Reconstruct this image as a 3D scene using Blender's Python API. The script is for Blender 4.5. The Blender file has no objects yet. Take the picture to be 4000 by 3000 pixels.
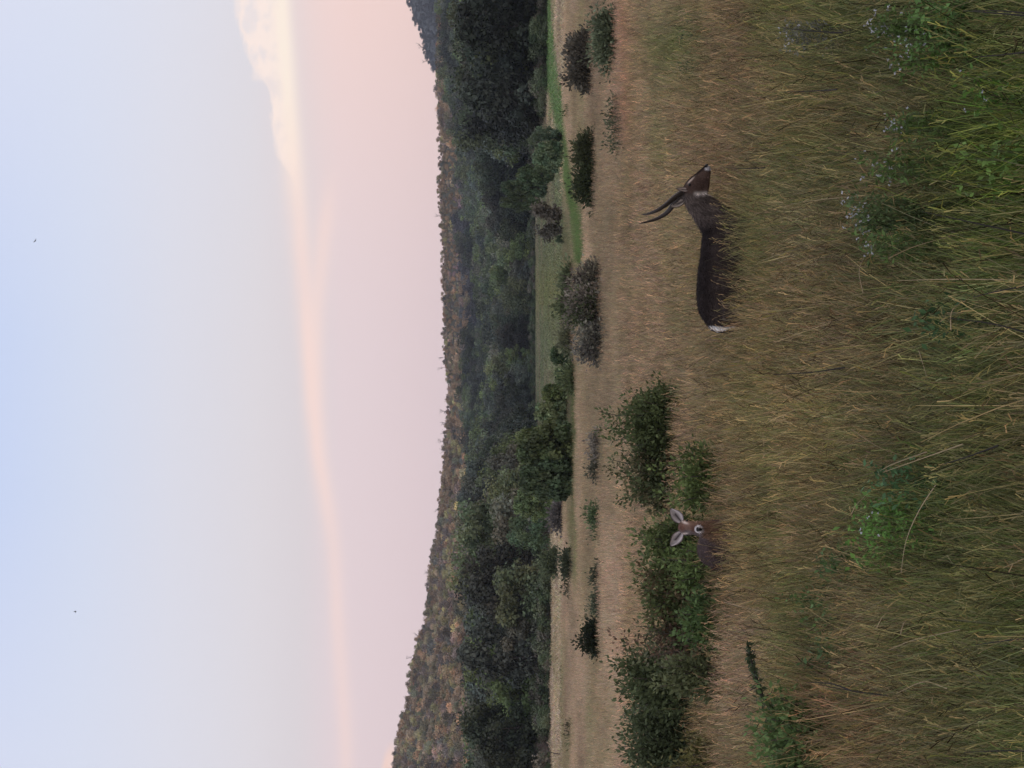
import bpy, math, random
import numpy as np
from mathutils import Vector, Matrix

R = math.radians
sc = bpy.context.scene
col = sc.collection

# ------------------------------------------------------------------ camera
H, F, X0 = 3.3, 6500.0, 2050.0          # eye height (m), focal length in photo pixels, row of the horizon
pitch = math.atan((X0 - 2000) / F)
fwd = Vector((0, math.cos(pitch), math.sin(pitch)))
upw = Vector((0, -math.sin(pitch), math.cos(pitch)))
rgt = Vector((1, 0, 0))
cam_d = bpy.data.cameras.new('camera')
cam = bpy.data.objects.new('camera', cam_d)
col.objects.link(cam)
m = Matrix.Identity(4)
for i, v in enumerate((-upw, rgt, -fwd)):      # the photograph was taken with the phone on its side
    for j in range(3):
        m[j][i] = v[j]
m.translation = Vector((0, 0, H))
cam.matrix_world = m
cam_d.sensor_width = 36
cam_d.lens = 36 * F / 4000
cam_d.clip_end = 9000
sc.camera = cam

# ------------------------------------------------------------------ world
SUN_EL, SUN_AZ = R(7), R(62)
w = bpy.data.worlds.new('World'); sc.world = w; w.use_nodes = True
nt = w.node_tree; nt.nodes.clear()
def N(t, **k):
    n = nt.nodes.new(t)
    for a, b in k.items(): setattr(n, a, b)
    return n
def L(a, b): nt.links.new(a, b)
def M(op, a, b=None, c=None, clamp=False):
    n = nt.nodes.new('ShaderNodeMath'); n.operation = op; n.use_clamp = clamp
    for i, v in enumerate((a, b, c)):
        if v is None: continue
        if isinstance(v, (int, float)): n.inputs[i].default_value = v
        else: nt.links.new(v, n.inputs[i])
    return n.outputs[0]
def srgb(r, g, b):
    return tuple((v/255/12.92 if v/255 <= .04045 else ((v/255+.055)/1.055)**2.4) for v in (r, g, b))
def mixc(fac, a, b):
    n = nt.nodes.new('ShaderNodeMix'); n.data_type = 'RGBA'
    for k, v in ((0, fac), (6, a), (7, b)):
        if isinstance(v, tuple): n.inputs[k].default_value = (*v, 1)
        elif isinstance(v, (int, float)): n.inputs[k].default_value = v
        else: nt.links.new(v, n.inputs[k])
    return n.outputs[2]
tc = N('ShaderNodeTexCoord')
nrm = N('ShaderNodeVectorMath', operation='NORMALIZE'); L(tc.outputs['Generated'], nrm.inputs[0])
sep = N('ShaderNodeSeparateXYZ'); L(nrm.outputs[0], sep.inputs[0])
az = M('ARCTAN2', sep.outputs[0], sep.outputs[1])
el = M('ARCSINE', sep.outputs[2])
ramp = N('ShaderNodeValToRGB')
stops = [(0, (226, 202, 206)), (3.5, (228, 205, 209)), (6.3, (229, 209, 213)), (7.6, (220, 210, 214)), (9.2, (222, 215, 220)),
         (12, (219, 218, 229)), (14.8, (210, 217, 237)), (18, (198, 211, 242)), (35, (168, 188, 232)), (90, (130, 155, 215))]
cr = ramp.color_ramp
while len(cr.elements) < len(stops): cr.elements.new(.5)
for e, (p, c) in zip(cr.elements, stops):
    e.position = p/90; e.color = (*srgb(*c), 1)
L(M('DIVIDE', el, math.pi/2, clamp=True), ramp.inputs[0])
base = ramp.outputs[0]
# warmer towards the side where the sun has gone down
side = N('ShaderNodeMapRange'); side.interpolation_type = 'SMOOTHSTEP'; L(az, side.inputs[0])
side.inputs[1].default_value = -.02; side.inputs[2].default_value = .45
low = N('ShaderNodeMapRange'); low.interpolation_type = 'SMOOTHSTEP'; L(el, low.inputs[0])
low.inputs[1].default_value = .165; low.inputs[2].default_value = .115
base = mixc(M('MULTIPLY', M('MULTIPLY', side.outputs[0], low.outputs[0]), 1.0), base, srgb(255, 212, 198))
hi = N('ShaderNodeMapRange'); L(el, hi.inputs[0]); hi.inputs[1].default_value = .1; hi.inputs[2].default_value = .3
absaz = M('ABSOLUTE', M('SUBTRACT', az, -.02))
ed = N('ShaderNodeMapRange'); L(absaz, ed.inputs[0]); ed.inputs[1].default_value = .05; ed.inputs[2].default_value = .35
base = mixc(M('MULTIPLY', M('MULTIPLY', ed.outputs[0], hi.outputs[0]), .9), base, srgb(226, 226, 238))
# cloud streak
def streak_curve(pts):
    n = nt.nodes.new('ShaderNodeFloatCurve')
    c = n.mapping.curves[0]
    P_ = [((-.0 + (1500-y)/F + .3)/.6, ((X0-x)/F - .08)/.08) for y, x in pts]
    P_.sort()
    P_ = [(0, P_[0][1])] + P_ + [(1, P_[-1][1])]
    while len(c.points) < len(P_): c.points.new(.5, .5)
    for p, q in zip(c.points, P_): p.location = q
    n.mapping.update()
    L(M('DIVIDE', M('ADD', az, .3), .6, clamp=True), n.inputs['Value'])
    return M('MULTIPLY_ADD', n.outputs[0], .08, .08)
noi = N('ShaderNodeTexNoise'); 
sv = N('ShaderNodeCombineXYZ'); L(M('MULTIPLY', az, 7), sv.inputs[0]); L(M('MULTIPLY', el, 30), sv.inputs[1])
L(sv.outputs[0], noi.inputs[0]); noi.inputs['Scale'].default_value = 1.0; noi.inputs['Detail'].default_value = 5
wob = M('MULTIPLY', M('SUBTRACT', noi.outputs[0], .5), .006)
ec1 = M('ADD', streak_curve([(0, 1135), (350, 1150), (650, 1168), (900, 1182), (1300, 1208), (1700, 1240), (2100, 1302), (2500, 1335), (2950, 1372)]), wob)
def gauss(ec, s_up, s_dn):
    dlt = M('SUBTRACT', el, ec)
    up = M('GREATER_THAN', dlt, 0)
    s = M('ADD', M('MULTIPLY', up, s_up), M('MULTIPLY', M('SUBTRACT', 1, up), s_dn))
    q = M('DIVIDE', dlt, s)
    return M('POWER', 2.718, M('MULTIPLY', M('MULTIPLY', q, q), -1))
def mr(v, a, b, c, d, smooth=True):
    n = N('ShaderNodeMapRange'); 
    if smooth: n.interpolation_type = 'SMOOTHSTEP'
    L(v, n.inputs[0])
    for i, x in zip((1, 2, 3, 4), (a, b, c, d)): n.inputs[i].default_value = x
    return n.outputs[0]
amp1 = M('MULTIPLY', M('MULTIPLY', mr(az, -.3, .22, .36, .88), mr(noi.outputs[0], .3, .7, .72, 1.12)), mr(az, .25, .6, 1, 0))
wd = mr(az, -.25, .25, .0042, .0062, False)
sup = mr(az, -.25, .25, .0045, .0075, False)
dlt = M('SUBTRACT', el, ec1)
isup = M('GREATER_THAN', dlt, 0)
sg = M('ADD', M('MULTIPLY', isup, sup), M('MULTIPLY', M('SUBTRACT', 1, isup), .0050))
q = M('DIVIDE', dlt, sg)
g1 = M('POWER', 2.718, M('MULTIPLY', M('MULTIPLY', q, q), -1))
PEACH, PEACHR = srgb(253, 220, 210), srgb(255, 238, 222)
pc = mixc(mr(az, .06, .2, 0, 1), PEACH, PEACHR)
ec2 = streak_curve([(500, 1320), (700, 1300), (1000, 1262), (1300, 1238), (1600, 1245), (2000, 1290), (2950, 1372)])
g2 = M('MULTIPLY', gauss(ec2, .0055, .0055), M('MULTIPLY', mr(az, .14, .09, 0, .5), mr(az, -.1, .03, 0, 1)))
base = mixc(g2, base, PEACH)
# puffs rising from the streak on the right
pn = N('ShaderNodeTexNoise'); pv = N('ShaderNodeCombineXYZ')
L(M('MULTIPLY', az, 22), pv.inputs[0]); L(M('MULTIPLY', el, 34), pv.inputs[1]); L(pv.outputs[0], pn.inputs[0])
pn.inputs['Scale'].default_value = 1.6; pn.inputs['Detail'].default_value = 6; pn.inputs['Roughness'].default_value = .55
tcv = nt.nodes.new('ShaderNodeFloatCurve'); cc_ = tcv.mapping.curves[0]
tp = [(0, 0), (.10, 0), (.125, .004), (.139, .0105), (.168, .012), (.185, .020), (.208, .025), (.231, .031), (.3, .034), (.45, .02), (.5, .0)]
while len(cc_.points) < len(tp): cc_.points.new(.5, .5)
for p_, q_ in zip(cc_.points, tp): p_.location = (q_[0]*2, q_[1]/.04)
tcv.mapping.update(); L(M('MULTIPLY', az, 2, clamp=True), tcv.inputs['Value'])
top = M('MULTIPLY', tcv.outputs[0], .04)
rel = M('DIVIDE', dlt, M('MAXIMUM', top, .0008))
edge = M('ADD', rel, M('MULTIPLY', M('SUBTRACT', pn.outputs[0], .5), 1.9))
puff = M('MULTIPLY', mr(edge, 1.12, .82, 0, 1), mr(dlt, -.002, .002, 0, 1))
pn2 = N('ShaderNodeTexNoise'); L(pv.outputs[0], pn2.inputs[0]); pn2.inputs['Scale'].default_value = 3.2; pn2.inputs['Detail'].default_value = 5
puff = M('MULTIPLY', puff, mr(pn2.outputs[0], .36, .60, .45, 1))
puff = M('MULTIPLY', puff, mr(az, .105, .135, 0, 1))
base = mixc(M('MULTIPLY', puff, .9), base, srgb(255, 234, 224))
base = mixc(M('MULTIPLY', g1, amp1), base, pc)
# little warm cloud low on the left behind the ridge
lq1 = M('DIVIDE', M('SUBTRACT', az, -.250), .040); lq2 = M('DIVIDE', M('SUBTRACT', el, .078), .0085)
lg = M('POWER', 2.718, M('MULTIPLY', M('ADD', M('MULTIPLY', lq1, lq1), M('MULTIPLY', lq2, lq2)), -1))
base = mixc(M('MULTIPLY', mr(lg, .35, .6, 0, 1), .8), base, srgb(252, 214, 200))
bg = N('ShaderNodeBackground'); L(base, bg.inputs[0]); bg.inputs[1].default_value = 1.0
sky = N('ShaderNodeTexSky', sky_type='NISHITA'); sky.sun_disc = False
sky.sun_elevation = SUN_EL; sky.sun_rotation = SUN_AZ; sky.altitude = 100
bg2 = N('ShaderNodeBackground'); L(sky.outputs[0], bg2.inputs[0]); bg2.inputs[1].default_value = .015
add = N('ShaderNodeAddShader'); L(bg.outputs[0], add.inputs[0]); L(bg2.outputs[0], add.inputs[1])
out = N('ShaderNodeOutputWorld'); L(add.outputs[0], out.inputs[0])

sl = bpy.data.lights.new('sun', 'SUN'); sun = bpy.data.objects.new('sun', sl); col.objects.link(sun)
sl.energy = .5; sl.angle = R(12); sl.color = (1, .88, .78)
sd = Vector((math.sin(SUN_AZ)*math.cos(SUN_EL), math.cos(SUN_AZ)*math.cos(SUN_EL), math.sin(SUN_EL)))
sun.rotation_euler = sd.to_track_quat('Z', 'Y').to_euler()

sc.view_settings.view_transform = 'Standard'
sc.view_settings.look = 'None'
sc.view_settings.exposure = 0
sc.view_settings.gamma = 1
sc.view_settings.use_curve_mapping = False
sc.cycles.transparent_max_bounces = 8

# ------------------------------------------------------------------ helpers
def P(X, Y, d):
    v = fwd*F + rgt*(1500-Y) + upw*(2000-X)
    v = v * (d / v.y)
    return Vector((v.x, v.y, v.z + H))
def sm(t):
    t = np.clip(t, 0, 1); return t*t*(3-2*t)
_tab = np.random.RandomState(5).rand(256, 256)
def vn(x, y):
    x = np.asarray(x, float); y = np.asarray(y, float)
    xi = np.floor(x).astype(int); yi = np.floor(y).astype(int)
    fx = sm(x-xi); fy = sm(y-yi)
    a = _tab[xi % 256, yi % 256]; b = _tab[(xi+1) % 256, yi % 256]
    c = _tab[xi % 256, (yi+1) % 256]; d = _tab[(xi+1) % 256, (yi+1) % 256]
    return (a*(1-fx)+b*fx)*(1-fy) + (c*(1-fx)+d*fx)*fy
def fbm(x, y, o=4):
    s = 0; a = .5; t = 0
    for i in range(o):
        s = s + a*vn(x*2**i + 17.3*i, y*2**i + 9.1*i); t += a; a *= .55
    return s/t
def tag(o, label=None, cat=None, group=None, kind=None):
    if label: o['label'] = label
    if cat: o['category'] = cat
    if group: o['group'] = group
    if kind: o['kind'] = kind
    return o
def empty(name, loc, label=None, cat=None, group=None):
    o = bpy.data.objects.new(name, None); col.objects.link(o); o.location = loc
    o.empty_display_size = .3
    return tag(o, label, cat, group)
def mesh_np(name, V, faces, mat=None, cols=None, smooth=False, attr='col'):
    """V (n,3); faces: list of tuples or (m,k) array; cols (n,3) point colours"""
    me = bpy.data.meshes.new(name)
    V = np.asarray(V, np.float32)
    if isinstance(faces, np.ndarray):
        k = faces.shape[1]; nf = len(faces)
        me.vertices.add(len(V)); me.vertices.foreach_set('co', V.ravel())
        me.loops.add(nf*k); me.loops.foreach_set('vertex_index', faces.astype(np.int32).ravel())
        me.polygons.add(nf); me.polygons.foreach_set('loop_start', np.arange(0, nf*k, k, dtype=np.int32))
        me.update(calc_edges=True)
    else:
        me.from_pydata(V.tolist(), [], faces); me.update()
    if cols is not None:
        a = me.color_attributes.new(attr, 'FLOAT_COLOR', 'POINT')
        c = np.ones((len(V), 4), np.float32); c[:, :3] = cols
        a.data.foreach_set('color', c.ravel())
    if smooth: me.polygons.foreach_set('use_smooth', np.ones(len(me.polygons), bool))
    if mat: me.materials.append(mat)
    return me
def obj(name, me, parent=None, loc=(0, 0, 0)):
    o = bpy.data.objects.new(name, me); col.objects.link(o); o.location = loc
    if parent: o.parent = parent
    return o
def tube_np(pts, rad, k=6, cap=True):
    pts = np.asarray(pts, float); n = len(pts); rad = np.broadcast_to(np.asarray(rad, float), (n,))
    T = np.gradient(pts, axis=0); T /= np.linalg.norm(T, axis=1)[:, None] + 1e-9
    ref = np.array([0, 0, 1.]) if abs(T[:, 2]).mean() < .8 else np.array([1., 0, 0])
    A = np.cross(T, ref); A /= np.linalg.norm(A, axis=1)[:, None] + 1e-9
    B = np.cross(T, A)
    th = np.arange(k)*2*math.pi/k
    V = pts[:, None] + rad[:, None, None]*(np.cos(th)[None, :, None]*A[:, None] + np.sin(th)[None, :, None]*B[:, None])
    V = V.reshape(-1, 3)
    i, j = np.meshgrid(np.arange(n-1), np.arange(k), indexing='ij')
    a = i*k+j; b = i*k+(j+1) % k
    Fq = np.stack([a, b, b+k, a+k], -1).reshape(-1, 4)
    return V, Fq
class Acc:
    def __init__(s): s.V = []; s.F = []; s.C = []; s.n = 0
    def add(s, V, Fq, c=(1, 1, 1)):
        s.V.append(V); s.F.append(Fq + s.n); s.n += len(V)
        s.C.append(np.broadcast_to(np.asarray(c, float), (len(V), 3)))
    def mesh(s, name, mat, smooth=False):
        return mesh_np(name, np.concatenate(s.V), np.concatenate(s.F), mat, np.concatenate(s.C), smooth)

# ------------------------------------------------------------------ materials
def mat_new(name):
    m_ = bpy.data.materials.new(name); m_.use_nodes = True
    m_.node_tree.nodes.clear(); return m_, m_.node_tree
def foliage_mat(name, rough=.55, transl=.25, mode='object', noise=6.0, namp=.35, spec=.3):
    m_, t = mat_new(name); nd = t.nodes; lk = t.links
    at = nd.new('ShaderNodeAttribute'); at.attribute_name = 'col'
    if mode == 'object':
        oi = nd.new('ShaderNodeObjectInfo'); tint = oi.outputs['Color']
    else:
        a2 = nd.new('ShaderNodeAttribute'); a2.attribute_type = 'INSTANCER'; a2.attribute_name = 'tint'; tint = a2.outputs['Color']
    mx = nd.new('ShaderNodeMix'); mx.data_type = 'RGBA'; mx.blend_type = 'MULTIPLY'; mx.inputs[0].default_value = 1
    lk.new(at.outputs['Color'], mx.inputs[6]); lk.new(tint, mx.inputs[7])
    ge = nd.new('ShaderNodeNewGeometry'); nz = nd.new('ShaderNodeTexNoise'); nz.inputs['Scale'].default_value = noise
    nz.inputs['Detail'].default_value = 3
    lk.new(ge.outputs['Position'], nz.inputs['Vector'])
    mr_ = nd.new('ShaderNodeMapRange'); lk.new(nz.outputs[0], mr_.inputs[0])
    mr_.inputs[1].default_value = .3; mr_.inputs[2].default_value = .7
    mr_.inputs[3].default_value = 1-namp; mr_.inputs[4].default_value = 1+namp
    vm = nd.new('ShaderNodeVectorMath'); vm.operation = 'SCALE'; lk.new(mx.outputs[2], vm.inputs[0]); lk.new(mr_.outputs[0], vm.inputs['Scale'])
    pb = nd.new('ShaderNodeBsdfPrincipled'); lk.new(vm.outputs[0], pb.inputs['Base Color'])
    pb.inputs['Roughness'].default_value = rough; pb.inputs['Specular IOR Level'].default_value = spec
    o_ = nd.new('ShaderNodeOutputMaterial')
    if transl:
        tr = nd.new('ShaderNodeBsdfTranslucent'); lk.new(vm.outputs[0], tr.inputs[0])
        ms = nd.new('ShaderNodeMixShader'); ms.inputs[0].default_value = transl
        lk.new(pb.outputs[0], ms.inputs[1]); lk.new(tr.outputs[0], ms.inputs[2]); lk.new(ms.outputs[0], o_.inputs[0])
    else: lk.new(pb.outputs[0], o_.inputs[0])
    return m_
def vcol_mat(name, rough=.8, bump=0, bscale=60, spec=.3, namp=.15, nscale=3.0, stretch=None):
    m_, t = mat_new(name); nd = t.nodes; lk = t.links
    at = nd.new('ShaderNodeAttribute'); at.attribute_name = 'col'
    ge = nd.new('ShaderNodeTexCoord'); src = ge.outputs['Object']
    if stretch:
        mp = nd.new('ShaderNodeMapping'); mp.inputs['Scale'].default_value = stretch; lk.new(src, mp.inputs[0]); src = mp.outputs[0]
    nz = nd.new('ShaderNodeTexNoise'); nz.inputs['Scale'].default_value = nscale; nz.inputs['Detail'].default_value = 6
    lk.new(src, nz.inputs['Vector'])
    mr_ = nd.new('ShaderNodeMapRange'); lk.new(nz.outputs[0], mr_.inputs[0])
    mr_.inputs[1].default_value = .3; mr_.inputs[2].default_value = .7
    mr_.inputs[3].default_value = 1-namp; mr_.inputs[4].default_value = 1+namp
    vm = nd.new('ShaderNodeVectorMath'); vm.operation = 'SCALE'; lk.new(at.outputs['Color'], vm.inputs[0]); lk.new(mr_.outputs[0], vm.inputs['Scale'])
    pb = nd.new('ShaderNodeBsdfPrincipled'); lk.new(vm.outputs[0], pb.inputs['Base Color'])
    pb.inputs['Roughness'].default_value = rough; pb.inputs['Specular IOR Level'].default_value = spec
    if bump:
        n2 = nd.new('ShaderNodeTexNoise'); n2.inputs['Scale'].default_value = bscale; n2.inputs['Detail'].default_value = 4
        lk.new(src, n2.inputs['Vector'])
        bp = nd.new('ShaderNodeBump'); bp.inputs['Strength'].default_value = bump; bp.inputs['Distance'].default_value = .02
        lk.new(n2.outputs[0], bp.inputs['Height']); lk.new(bp.outputs[0], pb.inputs['Normal'])
    o_ = nd.new('ShaderNodeOutputMaterial'); lk.new(pb.outputs[0], o_.inputs[0])
    return m_
M_LEAF = foliage_mat('leaf', .6, .25, spec=.16)
M_FOREST = foliage_mat('forest_leaf', .65, .15, noise=.5)
M_FOREST_I = foliage_mat('forest_leaf_scattered', .65, .15, mode='inst', noise=.3)
M_GRASS = foliage_mat('grass_blade', .55, .25, mode='inst', noise=3, namp=.25, spec=.15)
M_BARK = vcol_mat('bark', .9, .6, 30)
M_COAT = vcol_mat('coat', .95, .6, 90, .08, .28, 14, (1, 1, .35))
M_GROUND = vcol_mat('earth', .95, .8, 2.5, .1, .25, .8)
M_HORN = vcol_mat('horn', .45, .3, 60)
M_STEM = vcol_mat('stalk', .6, 0, spec=.25)

# ------------------------------------------------------------------ terrain
kY = [-9000, 0, 420, 540, 620, 1500, 1680, 1850, 1950, 3000, 9000]
kdf = [228, 228, 232, 330, 470, 470, 380, 260, 205, 200, 200]
rY = [-9000, 0, 340, 500, 650, 750, 850, 1000, 1200, 1400, 1500, 1600, 1800, 1920, 2000, 2100, 2160, 2250, 2370, 2450, 2500, 2600, 2700, 2750, 2830, 2900, 3000, 4200, 9000]
rX = [1700, 1704, 1690, 1700, 1702, 1693, 1705, 1710, 1715, 1718, 1735, 1730, 1715, 1703, 1695, 1688, 1665, 1662, 1648, 1640, 1615, 1590, 1585, 1577, 1550, 1535, 1523, 1480, 1500]
def imgY(x, y): return 1500 - F*x/np.maximum(y, 1e-3)
def ground_z(x, y):
    x = np.asarray(x, float); y = np.asarray(y, float)
    Y = np.clip(imgY(x, np.maximum(y, .01)), -9000, 9000)
    d = np.hypot(x, y)/np.sqrt(1+np.clip((1500-Y)/F, -.35, .35)**2)
    d = np.where(y > 0, d, 0)
    df = np.interp(Y, kY, kdf); Xr = np.interp(Y, rY, rX)
    dm = df + 330; dr = 1050 + 60*np.sin(Y/700)
    zm = H + (X0-1868)/F*dm - 8
    zr = H + (X0-Xr)/F*dr - 4.5
    z = np.where(d < df, 0, np.where(d < dm, zm*((d-df)/(dm-df)), zm + (zr-zm)*np.clip((d-dm)/(dr-dm), 0, 1)))
    z = np.where(d > dr, zr - (d-dr)*.12, z)
    z = np.maximum(z, -2) 
    z = z + (fbm(x/11, y/11, 3)-.5)*.22*sm(d/30) + (fbm(x/60+5, y/60, 3)-.5)*8*sm((d-df)/150)*(1-sm((d-dr+150)/150))
    return z
def lin(r, g, b): return np.array((r, g, b), float)
C_TAN, C_PINK, C_OLIVE = lin(.60, .485, .37), lin(.60, .445, .355), lin(.30, .258, .150)
C_GREEN, C_BRIGHT, C_BROWN = lin(.14, .20, .07), lin(.165, .275, .10), lin(.33, .25, .175)
C_STRAW, C_MEAD = lin(.45, .38, .20), lin(.20, .235, .13)
# patches seen in the near grass: photo row, photo column, radii, colour, strength
PATCH = [(2640, 190, 110, 170, C_GREEN*1.25, .75), (2600, 560, 60, 130, C_GREEN*1.4, .35), (2450, 150, 60, 260, C_PINK*lin(1, .8, .8), .55), (2450, 450, 45, 150, C_PINK*lin(1, .82, .8), .6),
         (3300, 620, 60, 110, C_GREEN, .5), (3400, 980, 170, 160, C_GREEN*.75, .9), (3860, 520, 170, 330, lin(.20, .265, .06), .8), (3800, 120, 150, 140, C_GREEN*1.1, .55),
         (3470, 1960, 130, 130, C_GREEN*1.1, .95), (3390, 2110, 80, 110, C_BRIGHT, .9), (2900, 2700, 90, 400, C_PINK*.95, .6), (3250, 2200, 140, 80, C_GREEN, .6), (3150, 2430, 80, 90, C_GREEN*.9, .7), (3220, 2560, 100, 120, C_GREEN*.8, .5),
         (3330, 2800, 160, 90, lin(.40, .24, .165), .75), (3150, 1720, 200, 190, C_STRAW, .55), (2950, 1550, 170, 170, C_STRAW, .35), (3600, 1200, 120, 130, C_BROWN*.9, .5),
         (3650, 1650, 160, 220, C_BROWN*.85, .6), (3550, 2600, 260, 180, C_BROWN*.85, .45), (3500, 760, 120, 90, C_BROWN*.9, .5), (3150, 1180, 170, 220, C_OLIVE, .4), (3820, 1750, 130, 240, C_OLIVE*lin(.8, 1, .7), .5),
         (2850, 2600, 120, 150, C_PINK*.95, .7), (2980, 2200, 120, 160, C_STRAW, .5), (3780, 2350, 180, 160, C_OLIVE*.9, .5), (2800, 400, 200, 220, C_BROWN*1.25, .5), (3080, 150, 120, 130, C_OLIVE, .5),
         (3100, 900, 120, 150, C_PINK*.8, .5), (3900, 2800, 130, 200, C_BROWN*.7, .5), (3150, 350, 90, 120, C_BROWN, .45), (3380, 150, 80, 150, C_GREEN, .6), (3330, 850, 60, 90, C_GREEN*1.1, .55)]
def gcol(x, y, hg):
    """colour of the grass growing at x, y"""
    Y = imgY(x, y); X = X0 + (H-hg)*F/np.maximum(y, 1)
    n1 = fbm(x/2.2, y/3.5, 4); n2 = fbm(x/.9+40, y/1.4+7, 3); n3 = fbm(x/14+3, y/30+9, 3)
    c = np.zeros((len(x), 3))
    near = sm((X-2420)/520)[:, None]; mid = sm((X-2300)/200)[:, None]
    c[:] = C_TAN
    c = c*(1-mid*.45) + C_PINK*mid*.45
    c = c*(1-near) + (C_OLIVE*.55+C_BROWN*.45)*near
    a = (sm((n1-.54)*7)*(.25+.45*sm((X-2550)/500)))[:, None]; c = c*(1-a) + C_GREEN*1.15*a
    a = (sm((.42-n1)*8)*.5*sm((X-2450)/400))[:, None]; c = c*(1-a) + C_BROWN*.9*a
    a = (sm((n2-.55)*6)*.4*sm((X-2450)/300))[:, None]; c = c*(1-a) + C_STRAW*a
    a = (sm((X-3150)/600)*np.interp(Y, [0, 700, 1300, 3000], [.55, .5, .2, .12]))[:, None]; c = c*(1-a) + C_GREEN*.95*a
    a = (sm((n3-.5)*6)*.4*(1-sm((X-2450)/150)))[:, None]; c = c*(1-a) + lin(.30, .26, .14)*a
    Xw = X + (n1-.5)*60; Yw = Y + (n2-.5)*110 + (n1-.5)*120
    for px, py, rx, ry, pc_, s in PATCH:
        g = s*np.exp(-(((Xw-px)/rx)**2 + ((Yw-py)/ry)**2)**1.5)
        c = c*(1-g[:, None]) + pc_*g[:, None]
    n4 = fbm(x/5+11, y/9+4, 3); n5 = fbm(x/26+1, y/5+14, 3)
    fm = (1-sm((X-2500)/150))[:, None]
    c = c*(1 + fm*((n4-.5)*.5 + (n5-.5)*.5)[:, None])
    a = fm*(sm((n5-.54)*9)*.35)[:, None]; c = c*(1-a) + lin(.33, .30, .18)*a
    # far meadows and green strips
    far = y > 60
    Xm = np.interp(Y, [-9000, 400, 520, 900, 1050, 1300, 1500, 1640, 1720, 1780], [2000, 2000, 2165, 2225, 2236, 2234, 2232, 2246, 2240, 2000])
    a = np.where(far, sm((Xm-X+6+(n3-.5)*30)/14)*.9, 0)[:, None]
    mc = C_MEAD + (C_TAN*.6-C_MEAD)*(sm((n3-.45)*7)*.5)[:, None]; mc = mc*(.7+.6*n1[:, None])
    g = np.exp(-((Y-1130)/110)**2)[:, None]*.7; mc = mc*(1-g*.6) + lin(.27, .27, .08)*g*.6
    c = c*(1-a) + mc*a
    lo = np.interp(Y, [-9000, 0, 200, 330, 450, 600, 780, 900, 1020, 1080, 9000], [2090, 2100, 2118, 2126, 2150, 2176, 2206, 2222, 2240, 2262, 2262])
    hi_ = np.interp(Y, [-9000, 0, 200, 330, 450, 600, 780, 900, 1020, 1080, 9000], [2140, 2150, 2168, 2182, 2203, 2228, 2262, 2278, 2283, 2262, 2262])
    wv = (n3-.5)*12
    a = np.where(far, sm((X-lo+wv)/8)*sm((hi_-X+wv)/8)*(.75+.25*sm((n1-.3)*4)), 0)[:, None]
    c = c*(1-a) + C_BRIGHT*a
    for (y0, y1, xc, wd_, s) in ((1430, 2300, 2240, 12, .75), (2480, 2900, 2198, 9, .5), (2780, 3400, 2228, 14, .45), (2650, 3300, 2300, 10, .35), (-400, 380, 2270, 8, .2)):
        a = np.where(far, s*np.exp(-((X-xc+(n3-.5)*18)/wd_)**2)*sm((Y-y0)/60)*sm((y1-Y)/60)*sm((n1-.25)*4), 0)[:, None]
        c = c*(1-a) + C_GREEN*1.3*a
    return c

ang = np.concatenate([np.linspace(-30, 30, 241), np.linspace(33, 327, 99)])
ang = np.deg2rad(ang)
rad = np.concatenate([[.6], np.geomspace(2, 60, 50), np.geomspace(62, 1500, 170), [1700, 2000, 2600, 3500]])
AA, RR = np.meshgrid(ang, rad)
gx = RR*np.sin(AA); gy = RR*np.cos(AA)
gz = ground_z(gx, gy)
gc = np.zeros(gx.shape+(3,))
fl = gc.reshape(-1, 3)
fx, fy = gx.ravel(), gy.ravel()
front = fy > 1
fl[:] = C_TAN*.7
fl[front] = gcol(fx[front], fy[front], .4)
dd = np.hypot(fx, fy)
soil = lin(.13, .095, .06)
t_ = (1-sm((dd-35)/40))[:, None]*.75
fl[:] = fl*(1-t_) + soil*t_
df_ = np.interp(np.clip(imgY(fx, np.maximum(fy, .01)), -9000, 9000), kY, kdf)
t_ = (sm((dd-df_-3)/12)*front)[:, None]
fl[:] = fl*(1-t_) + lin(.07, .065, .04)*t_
na, nr = len(ang), len(rad)
i, j = np.meshgrid(np.arange(nr-1), np.arange(na), indexing='ij')
a_ = i*na+j; b_ = i*na+(j+1) % na
Fq = np.stack([a_, a_+na, b_+na, b_], -1).reshape(-1, 4)
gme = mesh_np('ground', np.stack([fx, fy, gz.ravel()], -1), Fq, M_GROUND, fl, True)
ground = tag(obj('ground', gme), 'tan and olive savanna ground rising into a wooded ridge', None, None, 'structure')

# far hill behind the ridge, top of the photo's frame
hy = [-6000, -2500, -1200, -400, 0, 60, 130, 200, 230, 300, 500, 800, 1500]
hx = [1500, 1430, 1420, 1490, 1572, 1590, 1626, 1636, 1650, 1690, 1770, 1850, 1950]
Yc = np.linspace(-5000, 1300, 260); DR = 2300
V = []; 
for k, (dist, fac) in enumerate(((1500, -.1), (1700, .35), (1950, .68), (2150, .88), (DR, 1.0), (2500, .95), (3200, .2))):
    xc = np.interp(Yc, hy, hx) + 10
    zt = H + (X0-xc)/F*DR - 6
    zz = zt*fac + (fbm(Yc/120+k*7, Yc*0+k, 3)-.5)*(10 if k < 4 else 3)
    V.append(np.stack([(1500-Yc)/F*dist, np.full_like(Yc, dist), zz], -1))
V = np.array(V); n_, m_n = V.shape[:2]
i, j = np.meshgrid(np.arange(n_-1), np.arange(m_n-1), indexing='ij'); a_ = i*m_n+j
Fq = np.stack([a_, a_+m_n, a_+m_n+1, a_+1], -1).reshape(-1, 4)
hill = obj('hill', mesh_np('hill', V.reshape(-1, 3), Fq, M_GROUND, np.tile(lin(.06, .065, .06), (n_*m_n, 1)), True))
tag(hill, 'distant grey blue hill rising behind the wooded ridge', None, None, 'structure')

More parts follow.
